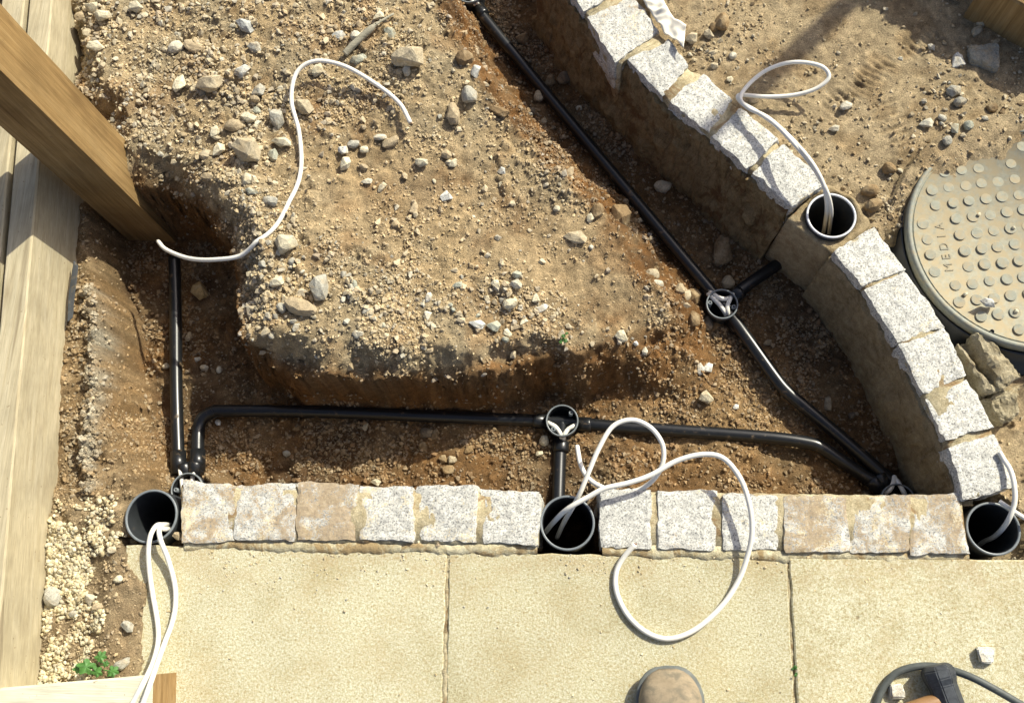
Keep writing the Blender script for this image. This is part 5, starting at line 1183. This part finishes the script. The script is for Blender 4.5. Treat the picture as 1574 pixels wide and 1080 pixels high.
sl = X > -1.094 + (1.264 - Y) * 0.0868 + .004; clear *= sl
clear *= ~((np.abs(X - (px0 - ps / 2)) < ps / 2 + .003) & (np.abs(Y - (py0 + ps / 2)) < ps / 2 + .003))
patchy = 0.40 + 1.5 * sstep(-.1, .5, fbm(X, Y, 7, 4, 301))
onm = tm * ~east
calm = np.clip(1.25 * smooth_patch + 1.1 * smooth_patch2, 0, 1)
dm = clear * (onm * (1.25 - .95 * calm) * patchy + (.75 + 1.0 * np.clip(4 * tb * (1 - tb), 0, 1)) * (1 - tm) * (~east) * patchy + .11 * east * patchy * (1 + 2.0 * sstep(.0, .10, h)))
GC = [(.49, .40, .245), (.55, .46, .30), (.43, .34, .19), (.40, .345, .23), (.60, .53, .36), (.44, .42, .34)]
scatter('soil_crumbs', dm, 78000, .0008, .0046, 3.0, GC, 'loose crumbs and grit over the dug soil', 71, soilmix=.72)
stony = np.exp(-(((X - P(270, 130).x) / .30) ** 2 + ((Y - P(270, 130).y) / .26) ** 2)) + 1.0 * np.exp(-(((X - P(430, 450).x) / .13) ** 2 + ((Y - P(430, 450).y) / .09) ** 2)) + np.exp(-(((X - P(720, 470).x) / .20) ** 2 + ((Y - P(720, 470).y) / .05) ** 2)) + .18
dg_ = clear * onm * stony * patchy * (1 - .9 * calm)
scatter('soil_grit', dg_, 6500, .0020, .0092, 3.4, [(.44, .39, .28), (.50, .46, .34), (.36, .34, .28), (.33, .27, .17), (.56, .50, .36), (.40, .42, .38)], 'small rubble and grit spread over the mound', 72, TPL_BIG, soilmix=.45)
dt_ = clear * (1 - tm) * (~east) * (tb < .99) * patchy
scatter('trench_grit', dt_, 6000, .0020, .0075, 2.8, [(.20, .13, .07), (.26, .18, .10), (.34, .28, .19), (.17, .11, .055), (.30, .23, .14)], 'brown grit on the trench floor', 73, TPL_BIG, soilmix=.3)
gb = sstep(.05, .4, fbm(X, Y, 11, 3, 311) + .30 - 9 * (X - P(112, 930, -.02).x)) * (Y < P(90, 800).y) * tb * (X < P(236, 900).x) * (h < .003)
gb2 = (Y < P(150, 760).y + .0) * (X < P(175, 800).x) * tb * .25 * sstep(.0, .4, fbm(X, Y, 16, 2, 312))
gcl = clear * np.clip(gb + gb2, 0, 1)
scatter('gravel', gcl, 3300, .0030, .0068, 1.5, [(.54, .46, .28), (.60, .53, .35), (.48, .40, .24), (.62, .57, .41), (.46, .41, .29)], 'rounded cream gravel between the timber edging and the slab', 74, TPL_BIG, flat=.75, sink=.2, smooth=True)
scatter('footing_rubble', clear * np.clip(rk * 1.5 + .5 * np.exp(-((X - P(118, 620).x) / .05) ** 2) * tb * (Y > P(100, 760).y) * (Y < P(100, 420).y), 0, 1), 1000, .002, .0070, 2.4, [(.36, .33, .25), (.28, .21, .12), (.24, .165, .085), (.40, .37, .29)], 'crumbled concrete and soil along the timber edging', 75, TPL_BIG, soilmix=.55)
dE_ = clear * east * patchy * (.3 + 1.2 * np.exp(-((X - P(1330, 300).x) / .14) ** 2 - ((Y - P(1330, 300).y) / .10) ** 2) + np.exp(-((X - P(1480, 180).x) / .14) ** 2 - ((Y - P(1480, 180).y) / .10) ** 2) + np.exp(-((X - P(1100, 60).x) / .09) ** 2 - ((Y - P(1100, 60).y) / .09) ** 2) + .8 * np.exp(-((X - P(1210, 125).x) / .05) ** 2 - ((Y - P(1210, 125).y) / .05) ** 2))
scatter('far_grit', dE_, 1500, .002, .007, 2.6, [(.42, .36, .24), (.36, .28, .16), (.50, .46, .35), (.28, .20, .11)], 'grit on the trodden soil beyond the wall', 76, TPL_BIG, soilmix=.35)
# soil kicked over the slabs, thickest along the setts, the joints and the sleeve
def slab_grit():
    g = np.random.default_rng(90); n = 1000; px_ = g.uniform(250, 1570, n * 4); off = g.exponential(26, n * 4); py_ = 846 + (px_ - 200) * .008 + off
    far_ = g.random(n * 4) < .22; py_ = np.where(far_, g.uniform(850, 1075, n * 4), py_); ok = (py_ < 1078) & (fbm(px_ / 100, py_ / 100, 1.2, 3, 95) > -.30)
    px_, py_ = px_[ok][:n], py_[ok][:n]; VV = []; FF = []; CC = []; base = 0
    for i in range(len(px_)):
        tv, tf = TPL[i % len(TPL)]; p = P(px_[i], py_[i], .002); sz = .0006 + .0021 * g.random() ** 4; a = g.uniform(0, 6.28); c_, s_ = math.cos(a), math.sin(a)
        q = tv * np.array((sz * 1.2, sz * .9, sz * .7)); VV.append(np.stack([q[:, 0] * c_ - q[:, 1] * s_ + p.x, q[:, 0] * s_ + q[:, 1] * c_ + p.y, q[:, 2] + sz * .4 + .0002], -1)); FF.append(tf + base); base += len(tv)
        CC.append(np.repeat([np.array(GC[g.integers(0, len(GC))]) * g.uniform(.85, 1.35)], len(tv), 0))
    me_ = bpy.data.meshes.new('paving_grit'); me_.from_pydata(np.concatenate(VV).tolist(), [], np.concatenate(FF).tolist()); CC = np.concatenate(CC)
    at = me_.attributes.new('col', 'FLOAT_COLOR', 'POINT'); at.data.foreach_set('color', np.concatenate([CC, np.ones((len(CC), 1))], 1).ravel()); me_.materials.append(M['crumb'])
    tag(link(bpy.data.objects.new('paving_grit', me_)), 'soil grit strewn over the paving slabs', kind='stuff')
slab_grit()
